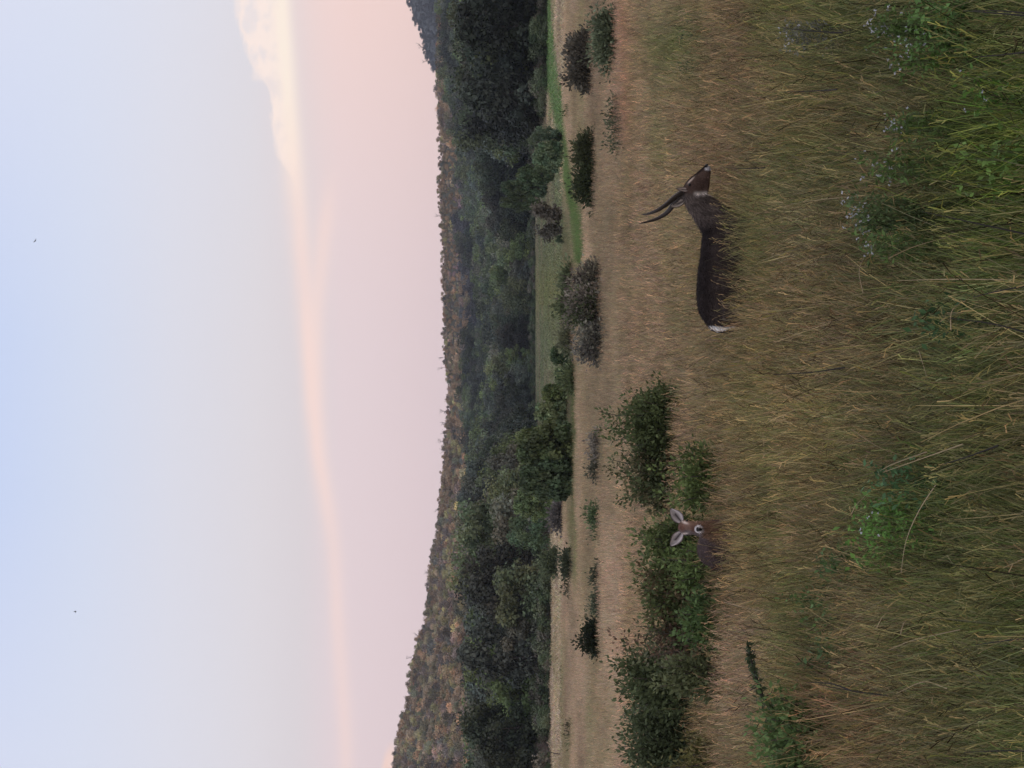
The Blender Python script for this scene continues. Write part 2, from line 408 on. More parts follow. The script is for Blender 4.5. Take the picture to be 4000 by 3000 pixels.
# ------------------------------------------------------------------ foliage builders
def leaves(pts, size, rng, flat=.0, elong=1.8, up=.0, axis=None, tangent=False):
    """diamond leaves at pts"""
    n = len(pts)
    a = rng.normal(size=(n, 3)) if axis is None else axis + rng.normal(size=(n, 3))*.55
    a[:, 2] += up
    a /= np.linalg.norm(a, axis=1)[:, None]
    if tangent:
        a = np.cross(a, rng.normal(size=(n, 3))); a /= np.linalg.norm(a, axis=1)[:, None]
        nn_ = axis + rng.normal(size=(n, 3))*.45; b = np.cross(nn_, a)
    else: b = np.cross(a, rng.normal(size=(n, 3)))
    b /= np.linalg.norm(b, axis=1)[:, None]
    s = (size*rng.uniform(.6, 1.3, n))[:, None]
    c = np.cross(a, b)
    p0 = pts; p2 = pts + a*s*elong; pm = pts + a*s*elong*.45 + c*s*.12
    V = np.stack([p0, pm+b*s*.5, p2, pm-b*s*.5], 1).reshape(-1, 3)
    Fq = np.arange(n*4).reshape(-1, 4)
    return V, Fq
def crown_mesh(name, seed, mat, r=3, h=6, z0=2, ncl=34, npc=70, leaf=.34, spread=.3, shape=1.0):
    rng = np.random.RandomState(seed)
    Vs, Fs, Cs = [], [], []
    nn = 0
    for k in range(ncl):
        t = rng.rand()**.8
        u = rng.uniform(-1, 1); th = rng.uniform(0, 2*math.pi)
        zz = z0 + (h-z0)*(.5+.5*u*.85)
        rr = math.sqrt(max(0, 1-(u*.85)**2))*r*(.35+.6*t)
        if u < 0: rr *= (1+.25*shape)
        cx = Vector((rr*math.cos(th)*rng.uniform(.8, 1.1), rr*math.sin(th)*rng.uniform(.8, 1.1), zz))
        cs = r*spread*rng.uniform(.7, 1.35)
        q = rng.normal(size=(npc, 3)); q /= np.linalg.norm(q, axis=1)[:, None]
        q *= (rng.rand(npc)**.4)[:, None]*cs; q[:, 2] *= .75
        pts = q + np.array(cx)
        ax = q/cs + np.array([0, 0, .3])
        V, Fq = leaves(pts, leaf, rng, axis=ax, elong=1.2, tangent=True)
        Vs.append(V); Fs.append(Fq+nn); nn += len(V)
        b = rng.uniform(.7, 1.3); hue = rng.uniform(-.12, .12)
        c = np.array([b*(1+hue), b, b*(1-hue*.5)])
        Cs.append(np.repeat(np.clip(c[None]*rng.uniform(.75, 1.3, (npc, 1)), 0, 3), 4, 0))
    return mesh_np(name, np.concatenate(Vs), np.concatenate(Fs), mat, np.concatenate(Cs))
def trunk_mesh(name, seed, h=5, r=.18, r_c=2.4, n=7, color=(.07, .058, .048), mat=None, k=6, top=.62):
    rng = np.random.RandomState(seed); A = Acc()
    tt = np.linspace(0, 1, 6)
    bend = rng.normal(size=2)*.25
    pts = np.stack([bend[0]*tt**2, bend[1]*tt**2, tt*h*top], -1)
    V, Fq = tube_np(pts, r*(1-.7*tt), k); A.add(V, Fq, color)
    for i_ in range(n):
        s = rng.uniform(.3, .85); th = i_*2.4+rng.uniform(-.4, .4)
        p0 = np.array([bend[0]*s**2, bend[1]*s**2, s*h*top])
        ln = r_c*rng.uniform(.55, .95)*(1.1-s*.5)
        q = np.linspace(0, 1, 5)[:, None]
        d_ = np.array([math.cos(th), math.sin(th), 0])
        L_ = p0 + q*d_*ln + np.array([0, 0, 1])*(q**1.3)*ln*rng.uniform(.5, 1.0) + rng.normal(size=(5, 3))*.05*q
        V, Fq = tube_np(L_, r*.42*(1-.8*q[:, 0]), 5); A.add(V, Fq, color)
    return A.mesh(name, mat or M_BARK, True)
def bare_mesh(name, seed, h=6, r=.16, spread=2.6, color=(.2, .18, .17), levels=4, nb=4, mat=None):
    rng = np.random.RandomState(seed); A = Acc()
    def grow(p, d_, ln, rr, lv):
        n = 4; q = [p]; dd_ = d_.copy()
        for s in range(n):
            dd_ = dd_ + rng.normal(size=3)*.16; dd_[2] += .04; dd_ /= np.linalg.norm(dd_)
            q.append(q[-1] + dd_*ln/n)
        V, Fq = tube_np(np.array(q), np.linspace(rr, rr*.5, n+1), 5 if lv < 2 else 3); A.add(V, Fq, np.array(color)*rng.uniform(.8, 1.2))
        if lv < levels:
            for b in range(nb if lv else nb+2):
                s = q[rng.randint(1 + (lv == 0), n+1)]
                e = dd_ + rng.normal(size=3)*(.75 if lv else .8)*np.array([1, 1, .6]); e /= np.linalg.norm(e)
                e[2] = abs(e[2])*.8+.1
                grow(s, e/np.linalg.norm(e), ln*rng.uniform(.5, .75), rr*.5, lv+1)
    grow(np.zeros(3), np.array([0, 0, 1.]), h*.42, r, 0)
    return A.mesh(name, mat or M_BARK, False)
def set_col(o, c): o.color = (float(c[0]), float(c[1]), float(c[2]), 1)

# ------------------------------------------------------------------ scatter (ground cover and masses nobody could count)
def scatter(name, pts, rot, scl, tint, idx, protos, label, cat=None):
    pc_ = bpy.data.collections.new(name + '_pieces')
    for i_, me in enumerate(protos):
        o = bpy.data.objects.new('%s_piece_%02d' % (name, i_), me); pc_.objects.link(o)
    me = bpy.data.meshes.new(name)
    me.vertices.add(len(pts)); me.vertices.foreach_set('co', np.asarray(pts, np.float32).ravel())
    for nm, ty, arr, key in (('rot', 'FLOAT_VECTOR', rot, 'vector'), ('scl', 'FLOAT_VECTOR', scl, 'vector')):
        a = me.attributes.new(nm, ty, 'POINT'); a.data.foreach_set(key, np.asarray(arr, np.float32).ravel())
    a = me.attributes.new('tint', 'FLOAT_COLOR', 'POINT'); c4 = np.ones((len(pts), 4), np.float32); c4[:, :3] = tint
    a.data.foreach_set('color', c4.ravel())
    a = me.attributes.new('pick', 'INT', 'POINT'); a.data.foreach_set('value', np.asarray(idx, np.int32))
    o = obj(name, me)
    g = bpy.data.node_groups.new(name, 'GeometryNodeTree')
    g.interface.new_socket('Geometry', in_out='INPUT', socket_type='NodeSocketGeometry')
    g.interface.new_socket('Geometry', in_out='OUTPUT', socket_type='NodeSocketGeometry')
    gi = g.nodes.new('NodeGroupInput'); go = g.nodes.new('NodeGroupOutput')
    ip = g.nodes.new('GeometryNodeInstanceOnPoints'); ci = g.nodes.new('GeometryNodeCollectionInfo')
    ci.inputs['Collection'].default_value = pc_; ci.inputs['Separate Children'].default_value = True
    ci.inputs['Reset Children'].default_value = True
    ip.inputs['Pick Instance'].default_value = True
    def na_(nm, ty):
        n = g.nodes.new('GeometryNodeInputNamedAttribute'); n.data_type = ty; n.inputs['Name'].default_value = nm
        return [s for s in n.outputs if s.enabled and s.name == 'Attribute'][0]
    g.links.new(gi.outputs[0], ip.inputs['Points']); g.links.new(ci.outputs[0], ip.inputs['Instance'])
    g.links.new(na_('pick', 'INT'), ip.inputs['Instance Index'])
    g.links.new(na_('rot', 'FLOAT_VECTOR'), ip.inputs['Rotation']); g.links.new(na_('scl', 'FLOAT_VECTOR'), ip.inputs['Scale'])
    g.links.new(ip.outputs[0], go.inputs[0])
    md = o.modifiers.new('scatter', 'NODES'); md.node_group = g
    tag(o, label, cat, None, 'stuff')
    return o

# ------------------------------------------------------------------ forest
rng = np.random.RandomState(11)
def along(n, d0, d1, margin=350):
    """random points in the view wedge between two distances (area-uniform)"""
    d = np.sqrt(rng.uniform(d0**2, d1**2, n)); Y = rng.uniform(-margin, 3000+margin, n)
    return (1500-Y)/F*d, d, Y
def thin(x, y, r):
    cell = {}; keep = []
    for k in range(len(x)):
        c = (int(x[k]//r), int(y[k]//r)); ok = True
        for a in (-1, 0, 1):
            for b in (-1, 0, 1):
                for q in cell.get((c[0]+a, c[1]+b), ()):
                    if (x[q]-x[k])**2+(y[q]-y[k])**2 < r*r: ok = False
        if ok: cell.setdefault(c, []).append(k); keep.append(k)
    return np.array(keep)
fx_, fy_, fY = along(26000, 200, 1100)
kk = thin(fx_, fy_, 4.3); fx_, fy_, fY = fx_[kk], fy_[kk], fY[kk]
dff = np.interp(fY, kY, kdf)
dff = dff + (fbm(fY/60, fY*0+3, 3)-.5)*np.where(fY > 1000, 34, 24)
kk = (fy_ > dff) & (fy_ < 1085)
fx_, fy_, fY = fx_[kk], fy_[kk], fY[kk]; dff = dff[kk]
fz_ = ground_z(fx_, fy_)
Xi = X0 + (H-fz_-5)/fy_*F           # row of the photo where the crown shows
# brown scrub above, green forest below
lim = np.interp(fY, [0, 340, 700, 1200, 1500, 1800, 2100, 2400, 3000], [1738, 1758, 1800, 1812, 1822, 1822, 1834, 1842, 1862]) + (fbm(fY/130, fy_/90, 3)-.5)*70
brown = Xi < lim
GREENS = np.array([(.075, .095, .05), (.06, .08, .045), (.09, .105, .05), (.06, .075, .055), (.095, .125, .045), (.085, .085, .06), (.07, .08, .062)])
BROWNS = np.array([(.20, .15, .10), (.24, .165, .10), (.17, .145, .085), (.21, .185, .085), (.25, .16, .095), (.17, .135, .115), (.12, .12, .075), (.21, .15, .125), (.10, .10, .085)])
def pick(pal, n, p=None): return pal[rng.choice(len(pal), n, p=p)]
colr = np.where(brown[:, None], pick(BROWNS, len(fx_), np.array([.2, .12, .17, .14, .08, .1, .09, .06, .04])), pick(GREENS, len(fx_)))
cn = np.clip((fbm(fY/110+30, fy_/70, 3)-.5)*2.2+.5, 0, 1)
colr *= (0.45 + 1.45*cn)[:, None]*np.where((fY < 900) & (fy_ > dff+75), 1.5, np.where(fY < 900, .8, 1.15))[:, None]*rng.uniform(.8, 1.25, (len(fx_), 1))
# leafless mauve patches and bluish gullies
bl = (~brown) & (fY > 850) & (fY < 1350) & (Xi < 1880) & (cn > .5)
colr[bl] = lin(.09, .09, .095)
crownN = [crown_mesh('crown', 100+k, M_FOREST, r=rr, h=hh, z0=z0, ncl=int(ncl*.5), npc=160, leaf=.34, spread=.38) for k, (rr, hh, z0, ncl) in
          enumerate([(3.2, 8.5, 1.0, 46), (4.0, 9.5, 1.2, 56), (2.6, 7.2, .8, 38), (4.4, 8.2, .9, 58), (3.1, 10.5, 1.4, 50), (3.5, 6.6, .5, 46)])]
crownF = [crown_mesh('crown_far', 200+k, M_FOREST_I, r=rr, h=hh, z0=z0, ncl=6, npc=90, leaf=.5, spread=.56) for k, (rr, hh, z0) in
          enumerate([(3.0, 7.5, .8), (3.6, 8.4, .8), (2.5, 6.2, .5), (4.0, 7.6, .6), (2.9, 9.0, 1.0)])]
crownB = [crown_mesh('crown_scrub', 230+k, M_FOREST_I, r=rr*.9, h=hh, z0=.2, ncl=3, npc=110, leaf=.44, spread=.72) for k, (rr, hh) in
          enumerate([(2.1, 4.6), (2.5, 4.8), (1.8, 3.8), (2.7, 4.4), (2.0, 5.5)])]
trunkN = [trunk_mesh('trunk', 300+k, h=hh, r=.2, r_c=2.6) for k, hh in enumerate((7.2, 8.2, 6.2, 7.0, 9.0, 5.6))]
def put_tree(x, y, k, s, c, label, cat='tree', group=None, name='forest_tree', rz=None, zs=1.0, z=None):
    z = float(ground_z([x], [y])[0]) - .1 if z is None else z
    r_ = empty(name, (x, y, z), label, cat, group)
    r_.scale = (s, s, s*zs); r_.rotation_euler.z = random.random()*6.28 if rz is None else rz
    cr_ = obj('crown', crownN[k], r_); set_col(cr_, c)
    obj('trunk', trunkN[k], r_)
    return r_
random.seed(4)
order = np.argsort(fy_ + np.where(brown, 0, 0) - 0)
gi_ = np.where(~brown)[0]; gi_ = gi_[np.argsort(fy_[gi_]-dff[gi_])]
inview = (fY > -150) & (fY < 3150)
sel = [q for q in gi_ if inview[q]][:262]
single = set(sel)
ZONE = [(900, 'right'), (1700, 'middle'), (9999, 'left')]
for q in sel:
    Yq = fY[q]
    s = rng.uniform(.85, 1.25)
    c = colr[q]*(.8 if Yq < 900 else 1)
    if Yq < 900:
        lb = 'dark tall tree in the dense woodland edge behind the bright green strip'; gp = 'dark woodland trees behind the green strip'; s *= 1.2
    elif Yq < 1750:
        lb = 'dull green tree in the woodland beyond the pale green meadow'; gp = 'woodland trees beyond the pale meadow'
    else:
        lb = 'green bushy tree in the woodland at the far edge of the tan field'; gp = 'woodland trees at the edge of the tan field'
    lum = c[1]; sh_ = 'deep dark ' if lum < .075 else ('mid ' if lum < .125 else 'pale ')
    lb = sh_ + lb.replace('dark tall', 'green tall').replace('dull ', ''); gp = (sh_.strip() + ' ' + gp).replace('dark dark', 'dark').replace('mid dark', 'mid green').replace('pale dark', 'pale green')
    put_tree(fx_[q], fy_[q], rng.randint(6), s, c, lb, 'tree', gp, zs=rng.uniform(.85, 1.15))
rest = np.array([q for q in range(len(fx_)) if q not in single and not brown[q]])
rg = rest[~brown[rest]]; rb = rest[brown[rest]]
def sc_trees(name, ids, protos, smin, smax, label):
    n = len(ids); rot = np.zeros((n, 3)); rot[:, 2] = rng.uniform(0, 6.28, n)
    s = rng.uniform(smin, smax, n); S = np.stack([s, s, s*rng.uniform(.8, 1.2, n)], -1)
    scatter(name, np.stack([fx_[ids], fy_[ids], fz_[ids]-.2], -1), rot, S, colr[ids], rng.randint(len(protos), size=n), protos, label)
sc_trees('woodland', rg, crownF, .85, 1.3, 'mass of dull green trees covering the lower slope')
# finer scrub on the brown slope
sx_, sy_, sY = along(22000, 480, 1150)
kk = thin(sx_, sy_, 4.9); sx_, sy_, sY = sx_[kk], sy_[kk], sY[kk]
sz_ = ground_z(sx_, sy_); sXi = X0 + (H-sz_-3)/sy_*F
slim = np.interp(sY, [0, 340, 700, 1200, 1500, 1800, 2100, 2400, 3000], [1738, 1758, 1800, 1812, 1822, 1822, 1834, 1842, 1862]) + (fbm(sY/130, sy_/90, 3)-.5)*70
kk = sXi < slim
sx_, sy_, sY, sz_, sXi = sx_[kk], sy_[kk], sY[kk], sz_[kk], sXi[kk]
n = len(sx_)
sc_ = pick(BROWNS, n, np.array([.2, .12, .17, .14, .08, .1, .09, .06, .04]))*(0.45+1.0*np.clip((fbm(sY/60, sy_/45, 3)-.5)*1.8+.5, 0, 1))[:, None]*rng.uniform(.7, 1.4, (n, 1))*1.75
mv = (sY > 620) & (sY < 1080) & (sXi > 1755) & (rng.rand(n) < .65); sc_[mv] = lin(.40, .27, .27)*rng.uniform(.8, 1.1, (mv.sum(), 1))
og = (sY < 340) & (sXi > 1690) & (rng.rand(n) < .5); sc_[og] = lin(.50, .26, .15)*rng.uniform(.6, 1.1, (og.sum(), 1))
dk = (sY > 350) & (sY < 1700) & (sXi > 1785) & (rng.rand(n) < .45); sc_[dk] = lin(.13, .13, .13)*rng.uniform(.7, 1.2, (dk.sum(), 1))
og = (sY > 340) & (sY < 2000) & (fbm(sY/40+9, sy_/30, 2) > .56); sc_[og] = lin(.40, .275, .165)*rng.uniform(.6, 1.15, (og.sum(), 1))
ob = sorted(np.where((sY > -60) & (sY < 3060))[0], key=lambda q: sy_[q])
# the individually standing ones of the scrub that show largest
crownS = [crown_mesh('crown', 260+k, M_FOREST, r=rr*.9, h=hh, z0=.3, ncl=4, npc=110, leaf=.38, spread=.68) for k, (rr, hh) in enumerate([(2.1, 4.8), (2.5, 5.0), (1.9, 4.4), (2.7, 4.8)])]
trunkS = [trunk_mesh('trunk', 270+k, h=4, r=.12, r_c=1.4, n=5) for k in range(2)]
taken = set(ob[:270])
for q in taken:
    Yq = sY[q]
    side_ = 'brown scrub tree low on the wooded slope left of the antelopes' if Yq > 1900 else ('rusty brown scrub tree on the slope above the middle woodland' if Yq > 900 else 'rusty scrub tree on the slope above the dark woodland')
    gp = {'b': 'brown scrub trees on the left slope', 'r': 'rusty scrub trees on the middle slope'}['b'] if Yq > 1900 else ('rusty scrub trees on the middle slope' if Yq > 900 else 'rusty scrub trees on the right slope')
    rt_ = sc_[q][1]/sc_[q][0]; sh_ = 'orange' if rt_ < .66 else ('olive' if rt_ > .84 else 'brown')
    side_ = side_.replace('rusty brown', sh_).replace('rusty', sh_).replace('brown', sh_); gp = sh_ + ' ones of the ' + gp.replace('brown ', '').replace('rusty ', '')
    r_ = empty('scrub_tree', (sx_[q], sy_[q], sz_[q]-.1), side_, 'tree', gp); s = rng.uniform(.9, 1.35); r_.scale = (s, s, s); r_.rotation_euler.z = rng.uniform(0, 6.28)
    cr_ = obj('crown', crownS[rng.randint(4)], r_); set_col(cr_, sc_[q]); obj('trunk', trunkS[rng.randint(2)], r_)
ids = np.array([q for q in range(n) if q not in taken])
ex = 1500; eY = rng.uniform(-350, 3350, ex); ed_ = 1050 + 60*np.sin(eY/700) + rng.uniform(-45, 12, ex); ex_ = (1500-eY)/F*ed_
k0 = len(sx_); sx_ = np.append(sx_, ex_); sy_ = np.append(sy_, ed_); sz_ = np.append(sz_, ground_z(ex_, ed_)-.8)
sc_ = np.vstack([sc_, sc_[rng.randint(k0, size=ex)]]); ids = np.append(ids, np.arange(k0, k0+ex))
rot = np.zeros((len(ids), 3)); rot[:, 2] = rng.uniform(0, 6.28, len(ids)); s = rng.uniform(.75, 1.25, len(ids))*(1-.32*sm((sy_[ids]-960)/60))
scatter('hillside_scrub', np.stack([sx_[ids], sy_[ids], sz_[ids]-.1], -1), rot, np.stack([s, s, s*rng.uniform(.8, 1.3, len(ids))], -1), sc_[ids],
        rng.randint(5, size=len(ids)), crownB, 'mass of brown and rusty scrub covering the upper slope')
n = 1500; uY = rng.uniform(-300, 3300, n); ud = np.interp(uY, kY, kdf) + (fbm(uY/60, uY*0+3, 3)-.5)*np.where(uY > 1000, 34, 24) + rng.uniform(-7, 4, n)
ux = (1500-uY)/F*ud; s = rng.uniform(.25, .62, n); s = np.where(rng.rand(n) < .5, s*.7, s)
rot = np.zeros((n, 3)); rot[:, 2] = rng.uniform(0, 6.28, n)
uc = pick(np.array([(.10, .13, .06), (.13, .15, .08), (.16, .14, .10), (.08, .11, .05)]), n)
scatter('undergrowth', np.stack([ux, ud, ground_z(ux, ud)-.1], -1), rot, np.stack([s, s, s], -1), uc, rng.randint(5, size=n), crownB, 'low mixed undergrowth along the foot of the woodland')
# trees on the distant hill
n = 2600
Yh = rng.uniform(-1200, 620, n); dh = rng.uniform(1750, 2330, n)
fac = np.interp(dh, [1500, 1700, 1950, 2150, 2300, 2500], [-.1, .35, .68, .88, 1, .95])
zh = (H + (X0-np.interp(Yh, hy, hx)-10)/F*DR - 6)*fac
rot = np.zeros((n, 3)); rot[:, 2] = rng.uniform(0, 6.28, n); s = rng.uniform(1.1, 2.0, n)
scatter('distant_woodland', np.stack([(1500-Yh)/F*dh, dh, zh-1], -1), rot, np.stack([s, s, s*.8], -1), np.tile(lin(.07, .075, .07), (n, 1))*rng.uniform(.8, 1.2, (n, 1)),
        rng.randint(5, size=n), crownB, 'even cover of dark trees on the distant hill')

# bare trees standing out on the skyline
bare = [bare_mesh('bare_branches', 400+k, h=7, r=.14, color=(.10, .085, .08), levels=3, nb=4) for k in range(3)]
for k, (Y, X, hpx) in enumerate([(1605, 1742, 40), (1650, 1740, 34), (1690, 1738, 36), (1730, 1738, 44), (1760, 1735, 30), (2490, 1630, 34), (2572, 1602, 26), (2725, 1586, 20), (190, 1648, 40), (240, 1668, 30), (845, 1712, 26), (1395, 1722, 26), (1435, 1724, 26), (2235, 1672, 28), (1985, 1706, 26)]):
    d = 1040 if Y > 400 else 1040
    p = P(X, Y, d); s = hpx/F*d/7.0
    z = min(p.z, p.z)
    r_ = empty('bare_tree', (p.x, p.y, p.z-2.5), 'thin bare tree standing up on the skyline ridge', 'tree', 'bare trees on the skyline')
    r_.scale = (s*1.2, s*1.2, s+2.5/7); r_.rotation_euler.z = k*1.7
    obj('branches', bare[k % 3], r_)

# named trees of the middle distance: (X top, X visible base, Y centre, Y half width, base row, proto, colour, label, name)
def tree_at(Xt, Xb, Yc_, Yw, c, label, k=1, hg=.4, name='tree', d=None, parts=None):
    d = d or (H-hg)*F/(Xb-X0)
    x = (1500-Yc_)/F*d; z0 = float(ground_z([x], [d])[0])
    zt = H - (Xt-X0)/F*d
    hz = zt - z0; ww = Yw/F*d
    pr = [(3.2, 8.5), (4.0, 9.5), (2.6, 7.2), (4.4, 8.2), (3.1, 10.5), (3.5, 6.6)][k]
    r_ = empty(name, (x, d, z0-.05), label, 'tree')
    sx = ww/(pr[0]*1.15); r_.scale = (sx, sx, hz/pr[1]); r_.rotation_euler.z = (Yc_*1.3) % 6.28
    if parts == 'own':
        rr = np.random.RandomState(int(Yc_))
        me = crown_mesh('crown', int(Yc_), M_FOREST, r=pr[0], h=pr[1], z0=.3, ncl=110, npc=95, leaf=.2/max(sx, .3)*.75, spread=.24)
        cr_ = obj('crown', me, r_)
    else: cr_ = obj('crown', crownN[k], r_)
    set_col(cr_, np.array(c)*1.5); obj('trunk', trunkN[k], r_)
    return r_
TREES = [
 (2012, 2240, 1745, 100, (.075, .10, .04), 'large dark leafy tree standing alone at the edge of the tan field', 3, 'own'),
 (2030, 2242, 1870, 85, (.06, .085, .04), 'dark leafy tree joined to the large tree at the field edge', 5, 'own'),
 (2085, 2225, 1610, 60, (.12, .15, .07), 'pale green small tree beside the large dark tree', 2, 'own'),
 (2000, 2165, 1970, 70, (.09, .125, .05), 'mid green rounded tree just left of the large dark tree', 1, 'own'),
 (1985, 2150, 2080, 80, (.065, .10, .05), 'deep green tree behind the small grey bush on the tan field', 5, None),
 (2050, 2138, 2440, 55, (.11, .185, .04), 'bright green rounded tree at the foot of the dark woodland', 5, 'own'),
 (1995, 2125, 2925, 75, (.11, .19, .04), 'bright green tree at the left edge of the woodland', 3, 'own'),
 (1965, 2118, 2800, 60, (.08, .12, .06), 'mid green tree near the left end of the woodland', 0, None),
 (1955, 2135, 735, 45, (.055, .08, .04), 'dark round tree at the end of the dark woodland', 2, 'own'),
 (1955, 2135, 790, 35, (.065, .09, .04), 'dark green tree beside the round tree at the woodland end', 0, None),
 (2015, 2160, 680, 40, (.06, .085, .04), 'low dark tree right of the round tree at the woodland end', 2, 'own'),
 (2080, 2190, 610, 55, (.10, .14, .075), 'pale green tree on the strip in front of the dark woodland', 5, 'own'),
 (2060, 2190, 530, 40, (.06, .085, .05), 'dark bushy tree where the green strip meets the woodland', 2, None),
 (2150, 2232, 1385, 48, (.045, .07, .03), 'small near black green tree on the green strip', 5, 'own'),
 (2165, 2236, 1470, 42, (.05, .08, .035), 'second small dark green tree on the green strip', 2, 'own'),
 (2110, 2225, 1535, 45, (.10, .13, .045), 'yellowish green small tree between the small dark trees and the large tree', 0, 'own'),
 (2168, 2208, 935, 20, (.025, .04, .02), 'little black green bush alone on the pale meadow', 5, None),
]
for t in TREES: tree_at(t[0], t[1], t[2], t[3], t[4], t[5], t[6], parts=t[7])
# leafless grey trees
def bare_at(Xt, Xb, Yc_, Yw, c, label, seed, levels=5, nb=4, hg=.4, name='bare_tree', d=None, leaf=None):
    d = d or (H-hg)*F/(Xb-X0); x = (1500-Yc_)/F*d; z0 = float(ground_z([x], [d])[0])
    hz = H-(Xt-X0)/F*d-z0; ww = Yw/F*d
    me = bare_mesh('branches', seed, h=1, r=.022, color=c, levels=levels, nb=nb)
    co = np.empty(len(me.vertices)*3); me.vertices.foreach_get('co', co); co = co.reshape(-1, 3)
    co[:, 2] *= hz/co[:, 2].max(); co[:, 0] *= ww/np.abs(co[:, 0]).max(); co[:, 1] *= ww/np.abs(co[:, 1]).max()
    me.vertices.foreach_set('co', co.ravel())
    r_ = empty(name, (x, d, z0-.05), label, 'tree'); obj('branches', me, r_)
    if leaf is not None:
        rr = np.random.RandomState(seed); pts = co[rr.randint(len(co)//4, len(co), leaf[0])] + rr.normal(size=(leaf[0], 3))*leaf[1]*.6
        V, Fq = leaves(pts, leaf[1], rr); cr_ = obj('foliage', mesh_np('foliage', V, Fq, M_FOREST, np.repeat(rr.uniform(.7, 1.3, (leaf[0], 1))*np.ones(3), 4, 0)), r_); set_col(cr_, leaf[2])
    return r_
bare_at(2055, 2205, 850, 55, (.20, .17, .15), 'grey leafless tree on the pale green meadow', 501, leaf=(1500, .16, (.17, .15, .115)))
bare_at(2080, 2205, 900, 45, (.19, .165, .15), 'smaller grey leafless tree left of the other on the meadow', 502, leaf=(900, .16, (.15, .14, .11)))
bare_at(2075, 2180, 2945, 75, (.13, .10, .09), 'tangled dead brown tree at the left end of the field', 503, levels=5, nb=4)
bare_at(1905, 2085, 2660, 90, (.22, .18, .18), 'large mauve grey leafless tree inside the left woodland', 504, d=300, leaf=(1400, .2, (.19, .155, .145)))
bare_at(1900, 2070, 2560, 60, (.19, .165, .17), 'smoky grey leafless tree beside the large leafless one in the woodland', 505, d=310, leaf=(500, .2, (.16, .14, .13)))

# ------------------------------------------------------------------ shrubs
def shrub(Xt, Xb, Y0_, Y1_, c, label, seed, hg=.5, leaf=.05, tips=150, lpt=40, d=None, depth=.8, sparse=0, name='shrub', stemc=(.09, .075, .06), rag=.25, upw_=.3, c2=None, droop=0):
    d = d or (H-hg)*F/(Xb-X0)
    x = (1500-(Y0_+Y1_)/2)/F*d; z0 = float(ground_z([x], [d])[0]); hz = H-(Xt-X0)/F*d - z0
    w_ = (Y1_-Y0_)/2/F*d*1.2; hz *= 1.04
    if tips > 50: lpt = int(lpt*1.8); leaf *= 1.08
    rr = np.random.RandomState(seed)
    r_ = empty(name, (x, d, z0-.03), label, 'shrub')
    A = Acc(); Ps = []; Ax = []; Cl = []
    for k in range(tips):
        th = rr.uniform(0, 2*math.pi); ph = math.acos(rr.uniform(0, 1)) if not sparse else rr.uniform(0, 1.25)
        sh = rr.uniform(1-rag, 1.0) * (rr.rand()**.12 if not sparse else 1)
        lump = .82+.28*vn(th*1.6+seed, ph*2.2+seed*.7)
        sp_ = math.sin(ph)**.62; tip = np.array([math.cos(th)*sp_*w_, math.sin(th)*sp_*w_*depth, (math.cos(ph))**.75*hz*.97])*sh*lump
        tip[2] = max(tip[2], .12*hz) + hz*.04
        if rr.rand() < .09: tip = tip*rr.uniform(1.1, 1.32)
        b0 = tip*np.array([.25, .25, 0])*rr.uniform(.2, 1)
        q = np.linspace(0, 1, 7)[:, None]
        mid = (b0+tip)/2*np.array([.75, .75, 1.15])
        L_ = b0*(1-q)**2 + 2*mid*q*(1-q) + tip*q**2 + rr.normal(size=(7, 3))*.02*w_*q
        if k % 3 == 0 or sparse:
            V, Fq = tube_np(L_, np.linspace(.012, .003, 7)*(1+hz*.35), 4); A.add(V, Fq, stemc)
        tt = 1-rr.rand(lpt)**1.3*.7
        fi = tt*6; i0 = np.minimum(fi.astype(int), 5); fr = (fi-i0)[:, None]
        pp = L_[i0]*(1-fr)+L_[i0+1]*fr
        sp = leaf*(1.2+3.6*(1-tt))[:, None]
        off = rr.normal(size=(lpt, 3))*sp
        Ps.append(pp+off); dirv = tip-b0; dirv = dirv/np.linalg.norm(dirv)
        Ax.append(off/(leaf*1.5) + dirv*.5 + np.array([0, 0, upw_-droop]))
        b = rr.uniform(.7, 1.3); cc = np.ones(3) if (c2 is None or rr.rand() < .6) else np.array(c2)/np.array(c)
        Cl.append(cc*b*rr.uniform(.7, 1.45, (lpt, 1)))
    pts = np.concatenate(Ps); pts[:, 2] = np.maximum(pts[:, 2], .05)
    V, Fq = leaves(pts, leaf, rr, axis=np.concatenate(Ax), elong=1.9)
    cr_ = obj('foliage', mesh_np('foliage', V, Fq, M_LEAF, np.repeat(np.concatenate(Cl), 4, 0)), r_); set_col(cr_, c)
    obj('stems', A.mesh('stems', M_BARK, True), r_)
    return r_
G1, G2, G3 = (.115, .145, .06), (.135, .18, .06), (.10, .11, .07)
# near dark bush in the middle and its neighbours
shrub(2392, 2625, 1500, 1780, G1, 'dark leafy bush with a black shaded heart, right half of the middle thicket', 601, hg=.75, tips=330, lpt=42, leaf=.040)
shrub(2400, 2625, 1730, 2010, (.10, .125, .055), 'dark leafy bush with pale leaf tips, left half of the middle thicket', 602, hg=.75, tips=330, lpt=42, leaf=.040, c2=(.17, .15, .08))
shrub(2565, 2780, 1730, 2010, G2, 'brighter green low bush in front of the dark middle thicket', 603, hg=.75, tips=260, lpt=40, leaf=.034, rag=.35)
shrub(2450, 2720, 2010, 2260, (.135, .175, .065), 'green bush directly behind the antelope that faces the camera', 604, hg=.75, tips=260, lpt=42, leaf=.038, rag=.32)
shrub(2412, 2730, 2170, 2450, (.125, .155, .06), 'green and straw tinged bush to the left of the facing antelope', 605, hg=.75, tips=300, lpt=42, leaf=.038, c2=(.17, .13, .07), rag=.32)
